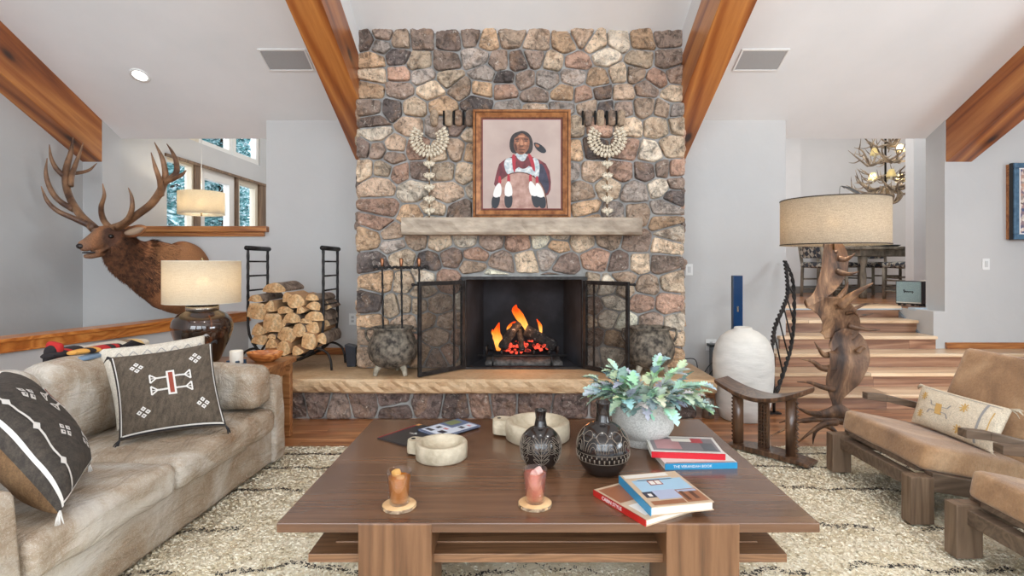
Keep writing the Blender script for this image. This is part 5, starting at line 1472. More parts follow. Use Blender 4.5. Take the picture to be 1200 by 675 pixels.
adp = thing('power_adapter', 'black and grey power adapter plugged in beside the tall white vase', 'adapter', (2.02, 5.66, .42)); adp['_loc'] = (2.02, 5.66, .42)
M_blackp = plain('black_plastic_gloss', (24, 26, 28), .3)
b = MB(); b.box((2.03, 5.67, .455), (.13, .1, .03)); b.build('plug_body', M_blackp, adp, bevel=.006)
b = MB(); b.bx(1.985, 2.085, 5.60, 5.70, .11, .44); b.build('battery_box', plain('grey_plastic', (98, 108, 116), .5), adp, bevel=.01)
b = MB(); b.tube(cr([(2.0, 5.6, .30), (1.93, 5.58, .24), (1.88, 5.56, .16), (1.86, 5.58, .012), (1.95, 5.5, .012)], 6), .006, 6); b.tube(cr([(2.04, 5.6, .25), (1.97, 5.55, .22), (1.93, 5.55, .14), (1.95, 5.5, .012)], 6), .006, 6); b.build('cable', M_blackp, adp)
b = MB(); b.box((1.565, 5.45, .364), (.09, .12, .026)); cb = b.build('charger_brick', M_blackp, bevel=.004); tag(cb, 'small black charger with cable on the right end of the hearth', 'charger'); cb['_loc'] = tuple(cb.location)
b = MB(); b.tube(cr([(1.61, 5.45, .364), (1.65, 5.42, .358), (1.74, 5.38, .35), (1.76, 5.36, .2), (1.78, 5.38, .01)], 6), .005, 6); b.build('cable', M_blackp, cb)

# tall white ceramic vase and blue tower
M_ceram = mottled('chalk_ceramic', (206, 204, 198), (224, 222, 216), 5, .85, .5, 14, bdist=.01, stretch=(1, 1, 3))
b = MB(); vc = V((1.888, 4.60, 0)); 
b.lathe([(.001, 0), (.17, 0), (.185, .01), (.215, .12), (.238, .30), (.244, .45), (.238, .55), (.215, .63), (.175, .69), (.12, .73), (.075, .748), (.070, .765), (.062, .768), (.056, .75), (.001, .74)], 56, vc)
tag(b.build('tall_white_vase', M_ceram), 'tall white dome-shouldered ceramic vase on the floor right of the hearth', 'vase')
b = MB(); b.lathe([(.001, 0), (.075, 0), (.08, .01), (.08, .03), (.001, .03)], 24, (1.955, 5.05, 0)); tw = None
tw = thing('tower_speaker', 'slim dark blue tower standing behind the tall white vase', 'tower speaker', (1.955, 5.05, 0)); tw['_loc'] = (1.955, 5.05, 0)
b.build('base', M_blackp, tw)
b = MB(); b.bx(1.958, 2.052, 5.0, 5.04, .03, 1.192); b.build('housing', plain('tower_edge', (60, 70, 84), .3, .2), tw, bevel=.004)
b = MB(); b.bx(1.963, 2.047, 4.992, 5.0, .05, 1.187); b.build('blue_grille', plain('navy_glass', (22, 54, 92), .15), tw, bevel=.003)
b = MB(); b.bx(1.993, 2.009, 4.990, 4.993, .86, .91); b.build('logo_plate', M_chrome, tw)
# tin can under the slab end
b = MB(); b.lathe([(.001, 0), (.05, 0), (.05, .15), (.048, .155), (.045, .15), (.045, .02), (.001, .02)], 28, (1.60, 4.62, 0)); cn = b.build('metal_canister', mottled('brushed_tin', (150, 146, 138), (186, 182, 172), 30, .4, .1, metal=.8)); tag(cn, 'small metal canister on the floor under the right end of the hearth slab', 'canister'); cn['_loc'] = tuple(cn.location)
b = MB(); b.bx(1.588, 1.612, 4.567, 4.571, .03, .12); b.build('label_strip', plain('dark_label', (60, 58, 54), .6), cn)
# ------------------------------------------------------------------ elk head mount
def Z2(x, y, d): return P(30 + x / 3.014, 150 + y / 3.014, d)
def elk_mat():
    m = NT('elk_coat'); tc = m.node('ShaderNodeTexCoord'); sp = m.node('ShaderNodeSeparateXYZ', {'Vector': tc.outputs['Object']})
    co = m.coords(); n = m.noise(m.coords((1, 1, .5)), 7, 5, .6)
    t = m.math('ADD', sp.outputs[0], m.math('MULTIPLY_ADD', n.outputs[0], .16, -.08))
    # x runs from the muzzle (-.45) to the shoulder (+.1) in the mount's own frame
    col = m.ramp(m.math('MULTIPLY_ADD', t, 1.4, .72), [(.10, srgb(112, 92, 80)), (.18, srgb(172, 126, 92)), (.27, srgb(136, 102, 80)), (.34, srgb(150, 102, 68)), (.42, srgb(72, 46, 32)), (.54, srgb(98, 60, 40)), (.66, srgb(160, 102, 64)), (.85, srgb(178, 122, 78))])
    f = m.noise(co, 120, 4, .7); d = m.ramp(f.outputs[0], [(.3, .62), (.7, 1.2)])
    m.set(Base_Color=m.mix(1.0, col, d, 'MULTIPLY'), Roughness=.85)
    m.bump(f.outputs[0], .6, .006); return m.mat
M_elk = elk_mat()
M_elkdark = plain('elk_nose', (34, 28, 28), .35)
M_antler = mottled('elk_antler', (74, 48, 34), (150, 112, 80), 7, .5, .5, 60, stretch=(1, 1, 1), bdist=.004)
EO = V((-3.45, 5.70, 1.16))
elk = thing('elk_mount', 'mounted bull elk head and shoulders with large antlers, turned towards the left wall', 'elk mount', EO)
elk['_loc'] = tuple(EO)
M_mane = mottled('elk_mane', (58, 36, 24), (120, 76, 48), 26, .9, 0)
M_muz = mottled('elk_face_hair', (88, 66, 54), (150, 108, 76), 12, .85, 0)
ST = [((222, 325, 5.725), .25, .355), ((212, 325, 5.56), .27, .372), ((200, 323, 5.42), .26, .335), ((186, 316, 5.31), .23, .285), ((171, 309, 5.21), .19, .245), ((158, 304, 5.13), .15, .20),
      ((147, 296, 5.06), .13, .172), ((139, 286, 5.00), .118, .142), ((131, 279, 4.95), .102, .122), ((123, 278.5, 4.90), .088, .108), ((115, 281, 4.855), .068, .086), ((107, 284.5, 4.81), .054, .066), ((100, 287.5, 4.775), .048, .054), ((95.5, 289, 4.75), .044, .048), ((92.5, 290, 4.735), .026, .030)]
cen = [P(*s_[0]) for s_ in ST]
def ringloft(b, cen, rad, seg=28, upv=V((0, 0, 1)), egg=0.0):
    rings = []; n = len(cen)
    for i in range(n):
        t = (cen[min(i + 1, n - 1)] - cen[max(0, i - 1)]).normalized(); s = t.cross(upv).normalized(); u = s.cross(t).normalized()
        w, h = rad[i]
        rings.append([cen[i] + s * (w * math.cos(2 * PI * j / seg) * (1 - egg * math.sin(2 * PI * j / seg))) + u * (h * math.sin(2 * PI * j / seg)) for j in range(seg)])
    b.loft(rings); return rings
def dens(pts, rad, k=3):
    c = cr(pts, k); r = []
    rv = cr([V((a[0], a[1], 0)) for a in rad], k)
    return c, [(q.x, q.y) for q in rv]
b = MB(); cc, rr_ = dens(cen, [(s_[1], s_[2]) for s_ in ST], 3)
rings = ringloft(b, cc, rr_, 30, egg=.12)
# brisket bulge, lower jaw, cheeks, brow ridges, back plate edge
b.ball(P(196, 348, 5.45), (.16, .2, .13), 16)
jw = [P(124, 293, 4.92), P(114, 297, 4.87), P(105, 300, 4.83), P(98, 300.5, 4.79)]
b.tube(jw, [.055, .040, .030, .018], 12)
b.ball(P(127, 289, 4.93), (.075, .075, .07), 14)
for dd in (-.055, .055): b.ball(P(127, 270.5, 4.92) + V((-dd * .5, dd, 0)), (.04, .035, .026), 10)
for q, d_ in (((111, 268), 5.0), ((127, 267), 4.93)): b.tube([P(q[0] + 4, q[1] + 8, d_), P(q[0], q[1], d_)], [.04, .032], 10)
body = b.build('body', M_elk, elk)
md = body.modifiers.new('fuse', 'REMESH'); md.mode = 'VOXEL'; md.voxel_size = .011; md.use_smooth_shade = True
md = body.modifiers.new('smooth', 'SMOOTH'); md.factor = .6; md.iterations = 5
body['_loc'] = tuple(EO)
# coat hair
def fur(rings, seg, i0, i1, n, L, seed, sel=None):
    R_ = random.Random(seed); b = MB()
    for _ in range(n):
        i = R_.uniform(i0, i1); k = int(i); f = i - k; j = R_.uniform(0, seg); jj = int(j) % seg; g = j - int(j); j2 = (jj + 1) % seg
        p_ = rings[k][jj].lerp(rings[k][j2], g).lerp(rings[k + 1][jj].lerp(rings[k + 1][j2], g), f)
        back = (rings[k][jj] - rings[k + 1][jj]).normalized(); c_ = (cc[k] + cc[min(k + 1, len(cc) - 1)]) / 2; out = (p_ - c_).normalized()
        if sel and not sel(out, i, R_): continue
        d = (back * .9 + out * R_.uniform(.25, .45) + V((0, 0, -.45)) + V((R_.uniform(-.2, .2), R_.uniform(-.2, .2), R_.uniform(-.2, .2)))).normalized()
        s = d.cross(out).normalized() * .0026; l = L(i) * R_.uniform(.6, 1.2)
        o = p_ - out * .004
        b.add([o - s, o + s, o + d * l * .6 + s * .6 + out * .002, o + d * l], [(0, 1, 2), (0, 2, 3)])
    return b
nr = len(cc)
fur(rings, 30, 9, 24, 16000, lambda i: .075 if i > 13 else .05, 2).build('neck_mane', M_mane, elk)
fur(rings, 30, 0, 13, 9000, lambda i: .018, 3).build('coat_hair', M_elk, elk)
fur(rings, 30, 24, 37, 3000, lambda i: .010, 4, None).build('face_hair', M_elk, elk)
b = MB(); e = P(130, 277, 4.865); b.ball(e, (.023, .022, .02), 14); b.build('eye', plain('glass_eye', (16, 10, 8), .05), elk)
b = MB(); e = P(117, 275.5, 4.95); b.ball(e, (.015, .015, .015), 12); b.build('eye', plain('glass_eye', (16, 10, 8), .05), elk)
b = MB(); b.ball(P(94.2, 288.5, 4.735), (.032, .03, .026), 14); b.build('nose', M_elkdark, elk)
b = MB(); b.puffy(P(104, 296, 4.795), (.09, .05, .014), .006, .002, 6, .002, rot=(0, -.05, .6)); b.build('mouth', M_elkdark, elk)
def ear(base, tip, w):
    b = MB(); base = V(base); tip = V(tip); d = tip - base; s = d.cross(V((0, -1, 0))).normalized(); o = d.cross(s).normalized(); n = 9; R_ = []
    for i in range(n):
        f = i / (n - 1); ww = w * math.sin(PI * (f * .86 + .12)) ** .8
        c = base + d * f
        R_.append([c + s * (ww * math.cos(2 * PI * j / 12)) + o * (.012 * math.sin(2 * PI * j / 12) + .02 * math.cos(2 * PI * j / 12) ** 2 * math.sin(PI * f)) for j in range(12)])
    b.loft(R_); return b
er = ear(P(143, 275, 4.98), P(172, 266, 4.90), .055).build('ear', M_elk, elk); er['_loc'] = tuple(EO)
ear(P(147, 273.5, 4.95), P(168, 267.5, 4.89), .034).build('inner_ear', plain('ear_cream', (176, 150, 126), .9), er)
ear(P(113, 271, 5.08), P(104, 263, 5.22), .034).build('ear', M_elk, elk)
def antler(parts, name='antler'):
    b = MB()
    for pts, r in parts:
        pp = cr([Z2(*q) for q in pts], 6); b.tube(pp, [x * 1.15 for x in r], 10)
    o = b.build(name, M_antler, elk); return o
antler([([(243, 356, 5.02), (196, 310, 5.08), (162, 258, 5.16), (143, 200, 5.22), (145, 142, 5.28), (160, 85, 5.32), (168, 32, 5.34)], [.036, .030, .028, .027, .026, .018, .004]),
        ([(138, 172, 5.25), (108, 142, 5.22), (90, 105, 5.18), (84, 58, 5.15)], [.022, .018, .013, .003]),
        ([(160, 205, 5.2), (163, 170, 5.25), (174, 135, 5.3), (190, 92, 5.34), (203, 52, 5.36)], [.02, .021, .018, .012, .003]),
        ([(172, 290, 5.12), (118, 256, 5.08), (86, 212, 5.03), (72, 160, 5.0), (76, 106, 4.98)], [.024, .021, .019, .014, .003]),
        ([(230, 345, 5.03), (172, 320, 4.96), (112, 292, 4.9), (76, 256, 4.86), (55, 206, 4.85)], [.026, .021, .018, .014, .003]),
        ([(148, 160, 5.28), (190, 158, 5.38), (225, 148, 5.46), (252, 124, 5.5)], [.018, .015, .012, .003])])
antler([([(300, 358, 4.94), (345, 340, 4.90), (395, 306, 4.86), (442, 270, 4.80), (474, 228, 4.75), (490, 192, 4.72), (520, 178, 4.70), (550, 166, 4.67), (567, 150, 4.65)], [.036, .030, .028, .028, .029, .028, .022, .014, .004]),
        ([(297, 352, 4.93), (274, 322, 4.88), (267, 280, 4.82), (278, 238, 4.78), (272, 196, 4.76)], [.024, .022, .018, .013, .003]),
        ([(322, 350, 4.9), (360, 322, 4.82), (376, 285, 4.78), (375, 245, 4.76), (363, 211, 4.75)], [.022, .020, .018, .012, .003]),
        ([(478, 236, 4.75), (475, 190, 4.66), (458, 138, 4.6), (443, 86, 4.57)], [.024, .02, .014, .003]),
        ([(486, 205, 4.73), (494, 165, 4.70), (483, 108, 4.66), (455, 50, 4.64)], [.026, .022, .016, .003]),
        ([(508, 184, 4.70), (532, 158, 4.74), (532, 120, 4.78), (518, 85, 4.8), (499, 56, 4.82)], [.024, .022, .018, .012, .003])])

# ------------------------------------------------------------------ moose antler floor lamp
def Z8(x, y, d): return P(820 + x / 2.4125, 280 + y / 2.4125, d)
LO = V((2.33, 3.95, .015))
alamp = thing('antler_floor_lamp', 'tall floor lamp of stacked palmate antlers under a wide drum shade', 'floor lamp', LO); alamp['_loc'] = tuple(LO)
M_moose = NT('moose_antler'); _c = M_moose.coords((1, 1, .35)); _v = M_moose.noise(_c, 6, 6, .62, .7); _w = M_moose.noise(M_moose.coords((1, 1, .3)), 60, 4, .6)
M_moose.set(Base_Color=M_moose.mix(1.0, M_moose.ramp(_v.outputs[0], [(.36, srgb(52, 36, 28)), (.5, srgb(104, 74, 52)), (.66, srgb(168, 130, 96))]), M_moose.ramp(_w.outputs[0], [(.3, .7), (.6, 1.1)]), 'MULTIPLY'), Roughness=.58); M_moose.bump(_w.outputs[0], .5, .006); M_moose = M_moose.mat
def palm(b, st_, yaw=.0, th=.018, bow=.0):
    """flattened loft: stations (x, y, depth, halfwidth px)"""
    pts = [Z8(s_[0], s_[1], s_[2]) for s_ in st_]; c, r = dens(pts, [(s_[3] * s_[2] / F / 2.4125, th) for s_ in st_], 5)
    n = len(c); rings = []
    for i in range(n):
        t = (c[min(i + 1, n - 1)] - c[max(0, i - 1)]).normalized(); nn = V((math.sin(yaw), -math.cos(yaw), 0)); nn = (nn - t * nn.dot(t)).normalized(); s = t.cross(nn).normalized()
        w = r[i][0]; h = min(th, w * .8 + .004); ring = []
        for j in range(24):
            a = 2 * PI * j / 24; x = math.copysign(abs(math.cos(a)) ** .9, math.cos(a)); u = x
            ring.append(c[i] + s * (w * x) + nn * (h * math.sin(a) * (1 - .35 * abs(u)) + bow * w * (u * u - .3)))
        rings.append(ring)
    b.loft(rings)
def tine(b, pts, r0):
    n = len(pts); pp = cr([Z8(*q) for q in pts], 5); b.tube(pp, [r0 * (1 - .88 * (i / (n - 1)) ** 1.2) for i in range(n)], 10, up=(0, -1, 0), flat=1.0)
def moose(palms, tines, name='antler'):
    b = MB()
    for p_ in palms: palm(b, *p_) if isinstance(p_, tuple) else palm(b, p_)
    for t_ in tines: tine(b, t_[0], t_[1])
    o = b.build(name, M_moose, alamp)
    return o
moose([([(300, 181, 3.80, 11), (318, 172, 3.82, 13), (336, 154, 3.86, 20), (354, 126, 3.9, 32), (370, 94, 3.93, 39), (377, 60, 3.95, 40), (376, 32, 3.96, 34), (370, 10, 3.97, 24)], .1, .014, .35)],
      [([(392, 55, 3.95), (412, 58, 3.93), (428, 50, 3.9), (440, 40, 3.88)], .022), ([(388, 92, 3.94), (410, 98, 3.9), (430, 98, 3.86), (450, 92, 3.83)], .024), ([(382, 40, 3.96), (392, 26, 3.97), (398, 16, 3.98)], .014), ([(356, 30, 3.96), (352, 14, 3.97), (350, 4, 3.97)], .013)])
moose([([(302, 184, 3.82, 12), (322, 184, 3.84, 20), (348, 192, 3.88, 33), (372, 208, 3.92, 50), (388, 232, 3.95, 56), (392, 258, 3.97, 52), (390, 282, 3.98, 38)], -.1, .016, .3)],
      [([(378, 185, 3.92), (400, 160, 3.90), (412, 142, 3.88), (420, 122, 3.86)], .028), ([(395, 190, 3.9), (425, 165, 3.85), (455, 145, 3.8), (490, 124, 3.76)], .036), ([(410, 205, 3.96), (440, 196, 4.05), (470, 184, 4.12), (505, 182, 4.18)], .018),
       ([(415, 210, 3.93), (435, 208, 3.88), (445, 214, 3.82), (452, 226, 3.78)], .016), ([(415, 222, 3.95), (445, 217, 3.96), (470, 215, 3.97), (492, 211, 3.98)], .017), ([(420, 245, 3.95), (450, 252, 3.93), (480, 257, 3.91), (510, 257, 3.9)], .024), ([(425, 265, 3.96), (445, 272, 3.96), (455, 284, 3.96)], .018)])
moose([([(372, 284, 3.97, 22), (398, 296, 3.96, 52), (412, 318, 3.94, 62), (414, 345, 3.92, 60), (406, 375, 3.92, 54), (394, 405, 3.93, 48), (388, 435, 3.94, 30), (386, 458, 3.95, 16), (390, 488, 3.95, 16)], .1, .016, .3)],
      [([(376, 325, 3.94), (352, 328, 3.9), (338, 312, 3.87), (324, 291, 3.85)], .024), ([(380, 365, 3.93), (345, 365, 3.89), (318, 346, 3.86), (284, 339, 3.84)], .028), ([(378, 425, 3.94), (345, 418, 3.88), (312, 406, 3.84), (276, 404, 3.8)], .024),
       ([(445, 320, 3.92), (462, 306, 3.9), (470, 312, 3.89)], .022)])
moose([([(440, 507, 3.90, 10), (415, 494, 3.92, 15), (392, 486, 3.93, 20), (365, 492, 3.93, 14), (335, 496, 3.92, 9)], .1, .02, 0)],
      [([(340, 496, 3.9), (310, 492, 3.84), (290, 484, 3.8), (270, 474, 3.78)], .022), ([(420, 514, 3.95), (380, 510, 3.95), (330, 510, 3.93), (280, 516, 3.9), (235, 540, 3.86), (203, 556, 3.84)], .026),
       ([(385, 518, 3.86), (350, 524, 3.8), (315, 545, 3.78), (276, 578, 3.82)], .026), ([(355, 524, 3.84), (330, 540, 3.8), (322, 560, 3.8), (320, 580, 3.84)], .018), ([(370, 512, 4.02), (410, 520, 4.05), (440, 530, 4.1), (470, 528, 4.15)], .024),
       ([(345, 522, 4.0), (372, 535, 4.0), (390, 552, 4.0), (398, 560, 4.02)], .024), ([(350, 500, 4.1), (300, 515, 4.2), (260, 510, 4.3), (225, 520, 4.35)], .022)])
SC_ = V((2.278, 3.95, 0))
b = MB(); drum(b, SC_, .352, .352, 1.432, 1.763); sh = b.build('lamp_shade', M_shade2, alamp); sh['_loc'] = tuple(LO)
b = MB(); ring(b, SC_, .353, 1.437, .004); b.build('shade_trim', M_hem, sh)
b = MB(); ring(b, SC_, .353, 1.760, .004); b.build('shade_trim', M_hem, sh)
b = MB(); b.tube([(SC_.x, 3.95, 1.40), (SC_.x, 3.95, 1.79)], .006, 8)
for a in range(3): b.tube([V((SC_.x, 3.95, 1.745)), V((SC_.x + .35 * math.cos(a * 2.09 + .3), 3.95 + .35 * math.sin(a * 2.09 + .3), 1.755))], .002, 5)
b.build('harp', M_brass, alamp)
b = MB(); b.tube(cr([P(984, 236, 3.95), P(984.5, 219, 3.93), P(990, 221, 3.9)], 4), .0022, 5); b.tube(cr([P(986, 218, 3.93), P(995, 221, 3.9), P(1004, 226, 3.88), P(1013, 233, 3.86)], 4), [.003, .010, .014, .004], 8, flat=.35); b.build('finial', plain('dark_finial', (62, 62, 62), .6), alamp)
b = MB(); b.ball((SC_.x, 3.95, 1.60), .033, 14); b.build('bulb', emis('warm_bulb', (255, 220, 170), 14), alamp)
point('antler_lamp_bulb', (SC_.x, 3.95, 1.60), 34, (1, .86, .68), .04)

# ------------------------------------------------------------------ carved stool
M_carved = wood('carved_dark_wood', (48, 32, 24), (78, 54, 38), (112, 82, 60), 'z', 10, .32, coat=.3)
sA = V((1.47, 3.93, 0)); sB = V((1.84, 3.50, 0)); sd = (sB - sA).normalized(); sn = V((-sd.y, sd.x, 0)); SLn = (sB - sA).length
stool = thing('carved_stool', 'dark carved wooden stool with a dished curved seat and three notched legs', 'stool', ((sA + sB) / 2) + V((0, 0, .018))); stool['_loc'] = tuple(stool.location)
def sz(f): return .395 + .085 * (abs(f - .5) * 2) ** 1.8 + .02 * f
b = MB(); rings = []
for i in range(25):
    f = i / 24; c = sA + sd * (SLn * (f * 1.06 - .03)); w = .115 - .02 * (abs(f - .5) * 2) ** 2; z = sz(f)
    rings.append([c + sn * w + V((0, 0, z)), c + sn * w * 1.0 + V((0, 0, z - .022)), c + sn * w * .8 + V((0, 0, z - .034)), c - sn * w * .8 + V((0, 0, z - .034)), c - sn * w + V((0, 0, z - .022)), c - sn * w + V((0, 0, z))])
b.loft(rings, smooth=False); b.build('seat', M_carved, stool, bevel=.004)
for f, kind in ((.20, 0), (.52, 1), (.84, 0)):
    c = sA + sd * SLn * f; b = MB(); top = sz(f) - .03
    if kind == 0:
        b.tube([c + V((0, 0, .03)), c + V((0, 0, top))], .036, 18, flat=.85)
        side = -1 if f < .5 else 1
        for k in range(13):
            z = .06 + (top - .09) * k / 12; q = c + sd * side * .034 + V((0, 0, z)); b.box(q, (.022, .022, .014), Matrix.Rotation(math.atan2(sd.y, sd.x), 3, 'Z') @ Matrix.Rotation(PI / 4, 3, 'Y'))
    else:
        for dx in (-.030, -.010, .010, .030): b.box(c + sd * dx + V((0, 0, (top + .03) / 2)), (.008, .03, top - .03), Matrix.Rotation(math.atan2(sd.y, sd.x), 3, 'Z'))
        for k in range(14):
            z = .04 + (top - .05) * k / 13; b.box(c + V((0, 0, z)), (.064, .028, .008), Matrix.Rotation(math.atan2(sd.y, sd.x), 3, 'Z'))
        b.box(c + sn * .0 + V((0, 0, (top + .03) / 2)), (.06, .004, top - .03), Matrix.Rotation(math.atan2(sd.y, sd.x), 3, 'Z'))
    b.build('leg', M_carved, stool)
b = MB(); rings = []
for i in range(17):
    f = i / 16; c = sA + sd * (SLn * (.10 + f * .98)); w = .075; z = .055 - .02 * (abs(f - .5) * 2) ** 2
    rings.append([c + sn * w + V((0, 0, z)), c + sn * w + V((0, 0, .018)), c - sn * w + V((0, 0, .018)), c - sn * w + V((0, 0, z))])
b.loft(rings, smooth=False); b.build('base', M_carved, stool, bevel=.004)

# ------------------------------------------------------------------ iron stair railing
rl = thing('stair_railing', 'curved twisted black iron railing at the left of the steps', 'railing', (2.25, 4.78, 0)); rl['_loc'] = (2.25, 4.78, 0)
top = cr([P(905, 404, 4.78), P(908, 383, 4.90), P(917, 362, 5.10), P(922.5, 345, 5.28), P(922, 325, 5.45), P(919.5, 306, 5.60)], 12)
bot = cr([P(909, 462, 4.80), P(920, 430, 4.92), P(927, 404, 5.05), P(930.5, 370, 5.25), P(929, 330, 5.45), P(920, 306, 5.60)], 12)
for line, nm in ((top, 'handrail'), (bot, 'bottom_rail')):
    b = MB(); n = len(line)
    for ph in (0, PI):
        pts = []
        for i in range(n * 2 - 1):
            f = i / 2; k = int(f); g = f - k; q = line[k].lerp(line[min(k + 1, n - 1)], g); a = i * .55 + ph
            pts.append(q + V((math.cos(a) * .010, math.sin(a) * .006, math.sin(a) * .010)))
        b.tube(pts, .012 if nm == 'handrail' else .011, 6)
    b.build(nm, M_iron, rl)
for f in (.16, .30, .44, .58, .72):
    k = int(f * (len(top) - 1)); b = MB(); b.tube([top[k] , V(((top[k].x + bot[k].x) / 2, (top[k].y + bot[k].y) / 2, (top[k].z + bot[k].z) / 2)), bot[k]], .0075, 6); b.build('baluster', M_iron, rl)
nb_ = P(907, 484, 4.74); nb_.z = 0
b = MB(); b.tube([V((nb_.x, nb_.y, .0)), V((nb_.x, nb_.y, .2)), top[0]], [.013, .012, .012], 8); b.box((nb_.x, nb_.y, .006), (.10, .07, .012)); b.build('newel', M_iron, rl)
b = MB(); b.tube(cr([bot[0] + V((0, 0, .0)), V((nb_.x + .01, nb_.y + .01, .12)), V((nb_.x, nb_.y, .02))], 4), .011, 6); b.build('newel_scroll', M_iron, rl)

# ------------------------------------------------------------------ hide armchairs
def hide_mat():
    m = NT('tan_cowhide'); co_ = m.coords(); n = m.noise(co_, 3.4, 5, .6, .8); f = m.noise(m.coords((1, 1, 1)), 90, 5, .75, .5); g = m.noise(m.coords((6, 1.5, 1.5)), 26, 4, .6)
    col = m.ramp(n.outputs[0], [(.3, srgb(128, 94, 62)), (.52, srgb(166, 128, 90)), (.72, srgb(196, 162, 124))])
    m.set(Base_Color=m.mix(1.0, col, m.ramp(f.outputs[0], [(.3, .78), (.65, 1.08)]), 'MULTIPLY'), Roughness=.8, Sheen_Weight=.3)
    m.bump(m.math('ADD', f.outputs[0], g.outputs[0]), .5, .005); return m.mat
M_hide = hide_mat()
M_oak = wood('ash_grey_wood', (84, 66, 52), (110, 90, 72), (134, 112, 92), 'z', 12, .45, fine=.6)
M_oakx = wood('ash_grey_rail', (70, 56, 46), (96, 80, 66), (120, 102, 86), 'x', 12, .4, fine=.6)
def armchair(loc, label, group):
    """faces local -x ; origin on the floor between the front legs"""
    t = thing('hide_armchair', label, 'armchair', loc, group)
    for sy in (-1, 1):
        b = MB(); b.bx(-.085, .03, sy * .335 - .036, sy * .335 + .036, 0, .232); b.build('leg', M_oak, t, local=True, bevel=.004)
        b = MB(); b.hexa([(.025, sy * .335 - .03, .16), (.85, sy * .335 - .03, .015), (.85, sy * .335 + .03, .015), (.025, sy * .335 + .03, .16)], [(.025, sy * .335 - .03, .252), (.86, sy * .335 - .03, .10), (.86, sy * .335 + .03, .10), (.025, sy * .335 + .03, .252)]); b.build('side_rail', M_oakx, t, local=True, bevel=.004)
        b = MB(); y = sy * .375
        pts = [(.16, .475), (.28, .462), (.46, .42), (.72, .365)]
        for (a, za), (c, zc) in zip(pts[:-1], pts[1:]):
            b.hexa([(a, y - .028, za - .04), (c, y - .028, zc - .04), (c, y + .028, zc - .04), (a, y + .028, za - .04)], [(a, y - .028, za), (c, y - .028, zc), (c, y + .028, zc), (a, y + .028, za)])
        b.build('armrest', M_oakx, t, local=True, bevel=.003)
        b = MB(); b.hexa([(.60, y - .02, .06), (.67, y - .02, .06), (.67, y + .02, .06), (.60, y + .02, .06)], [(.62, y - .02, .36), (.69, y - .02, .35), (.69, y + .02, .35), (.62, y + .02, .36)]); b.build('arm_support', M_oakx, t, local=True)
    b = MB(); b.bx(-.04, .02, -.30, .30, .15, .215); b.build('front_rail', M_oakx, t, local=True, bevel=.003)
    b = MB(); b.box((.30, 0, .20), (.60, .56, .05), (0, .20, 0)); b.build('seat_frame', M_oakx, t, local=True)
    b = MB(); b.puffy((.31, 0, .258), (.63, .685, .125), .026, .010, 20, .003, rot=(0, .20, 0)); b.build('seat', M_hide, t, local=True)
    b = MB(); b.puffy((.66, 0, .46), (.09, .66, .64), .028, .004, 18, .004, rot=(0, .42, 0)); b.build('backrest', M_hide, t, local=True)
    b = MB(); b.bx(.80, .87, -.33, .33, .02, .10); b.build('rear_rail', M_oakx, t, local=True)
    return t
ch = armchair((2.01, 3.05, .018), 'tan cowhide armchair with low wooden arms, holding the cream lumbar pillow', 'cowhide armchairs at the right')
dup(ch, (1.985, 2.07, .018), None, 'tan cowhide armchair partly out of view at the bottom right corner')
p = Pillow([(2.372, 3.30, .345), (2.43, 2.80, .325), (2.56, 2.83, .545), (2.47, 3.34, .56)], .055, pinch=.04)
b = MB(); p.body(b)
b.m = 1
def star(cx, cy, s_, m):
    b.m = m
    for k in range(4):
        a = k * PI / 4 + .3; p.line(b, [(cx - s_ * .55 * math.cos(a), cy - s_ * 1.2 * math.sin(a)), (cx + s_ * .55 * math.cos(a), cy + s_ * 1.2 * math.sin(a))], .035)
star(-.72, .45, .17, 1); star(-.70, -.45, .17, 1); star(.28, .42, .18, 1); star(.30, -.62, .18, 1)
b.m = 1
p.quad(b, -.25, .0, .16, .5, .1); b.m = 2
for sx in (-1, 1):
    for sy in (-1, 1): p.line(b, [(-.25 + sx * .06, sy * .12), (-.25 + sx * .2, sy * .12), (-.25 + sx * .26, sy * .32)], .03)
p.line(b, [(.66, .9), (.66, -.9)], .05); p.line(b, [(-.85, .88), (.9, .88)], .025); p.quad(b, .66, -.55, .12, .25, PI / 4)
b.m = 1; p.line(b, [(.85, .6), (.85, -.6)], .02)
b.m = 0
for u in (-1, 1): p.tassel(b, u, 1, .045, rg)
p.tassel(b, 1, -1, .045, rg)
tag(b.build('lumbar_pillow', [weave('ivory_linen', (206, 192, 168), (224, 212, 190), bump=.3), M_emby, M_embg]), 'small cream lumbar pillow with ochre stars on the far armchair', 'pillow')

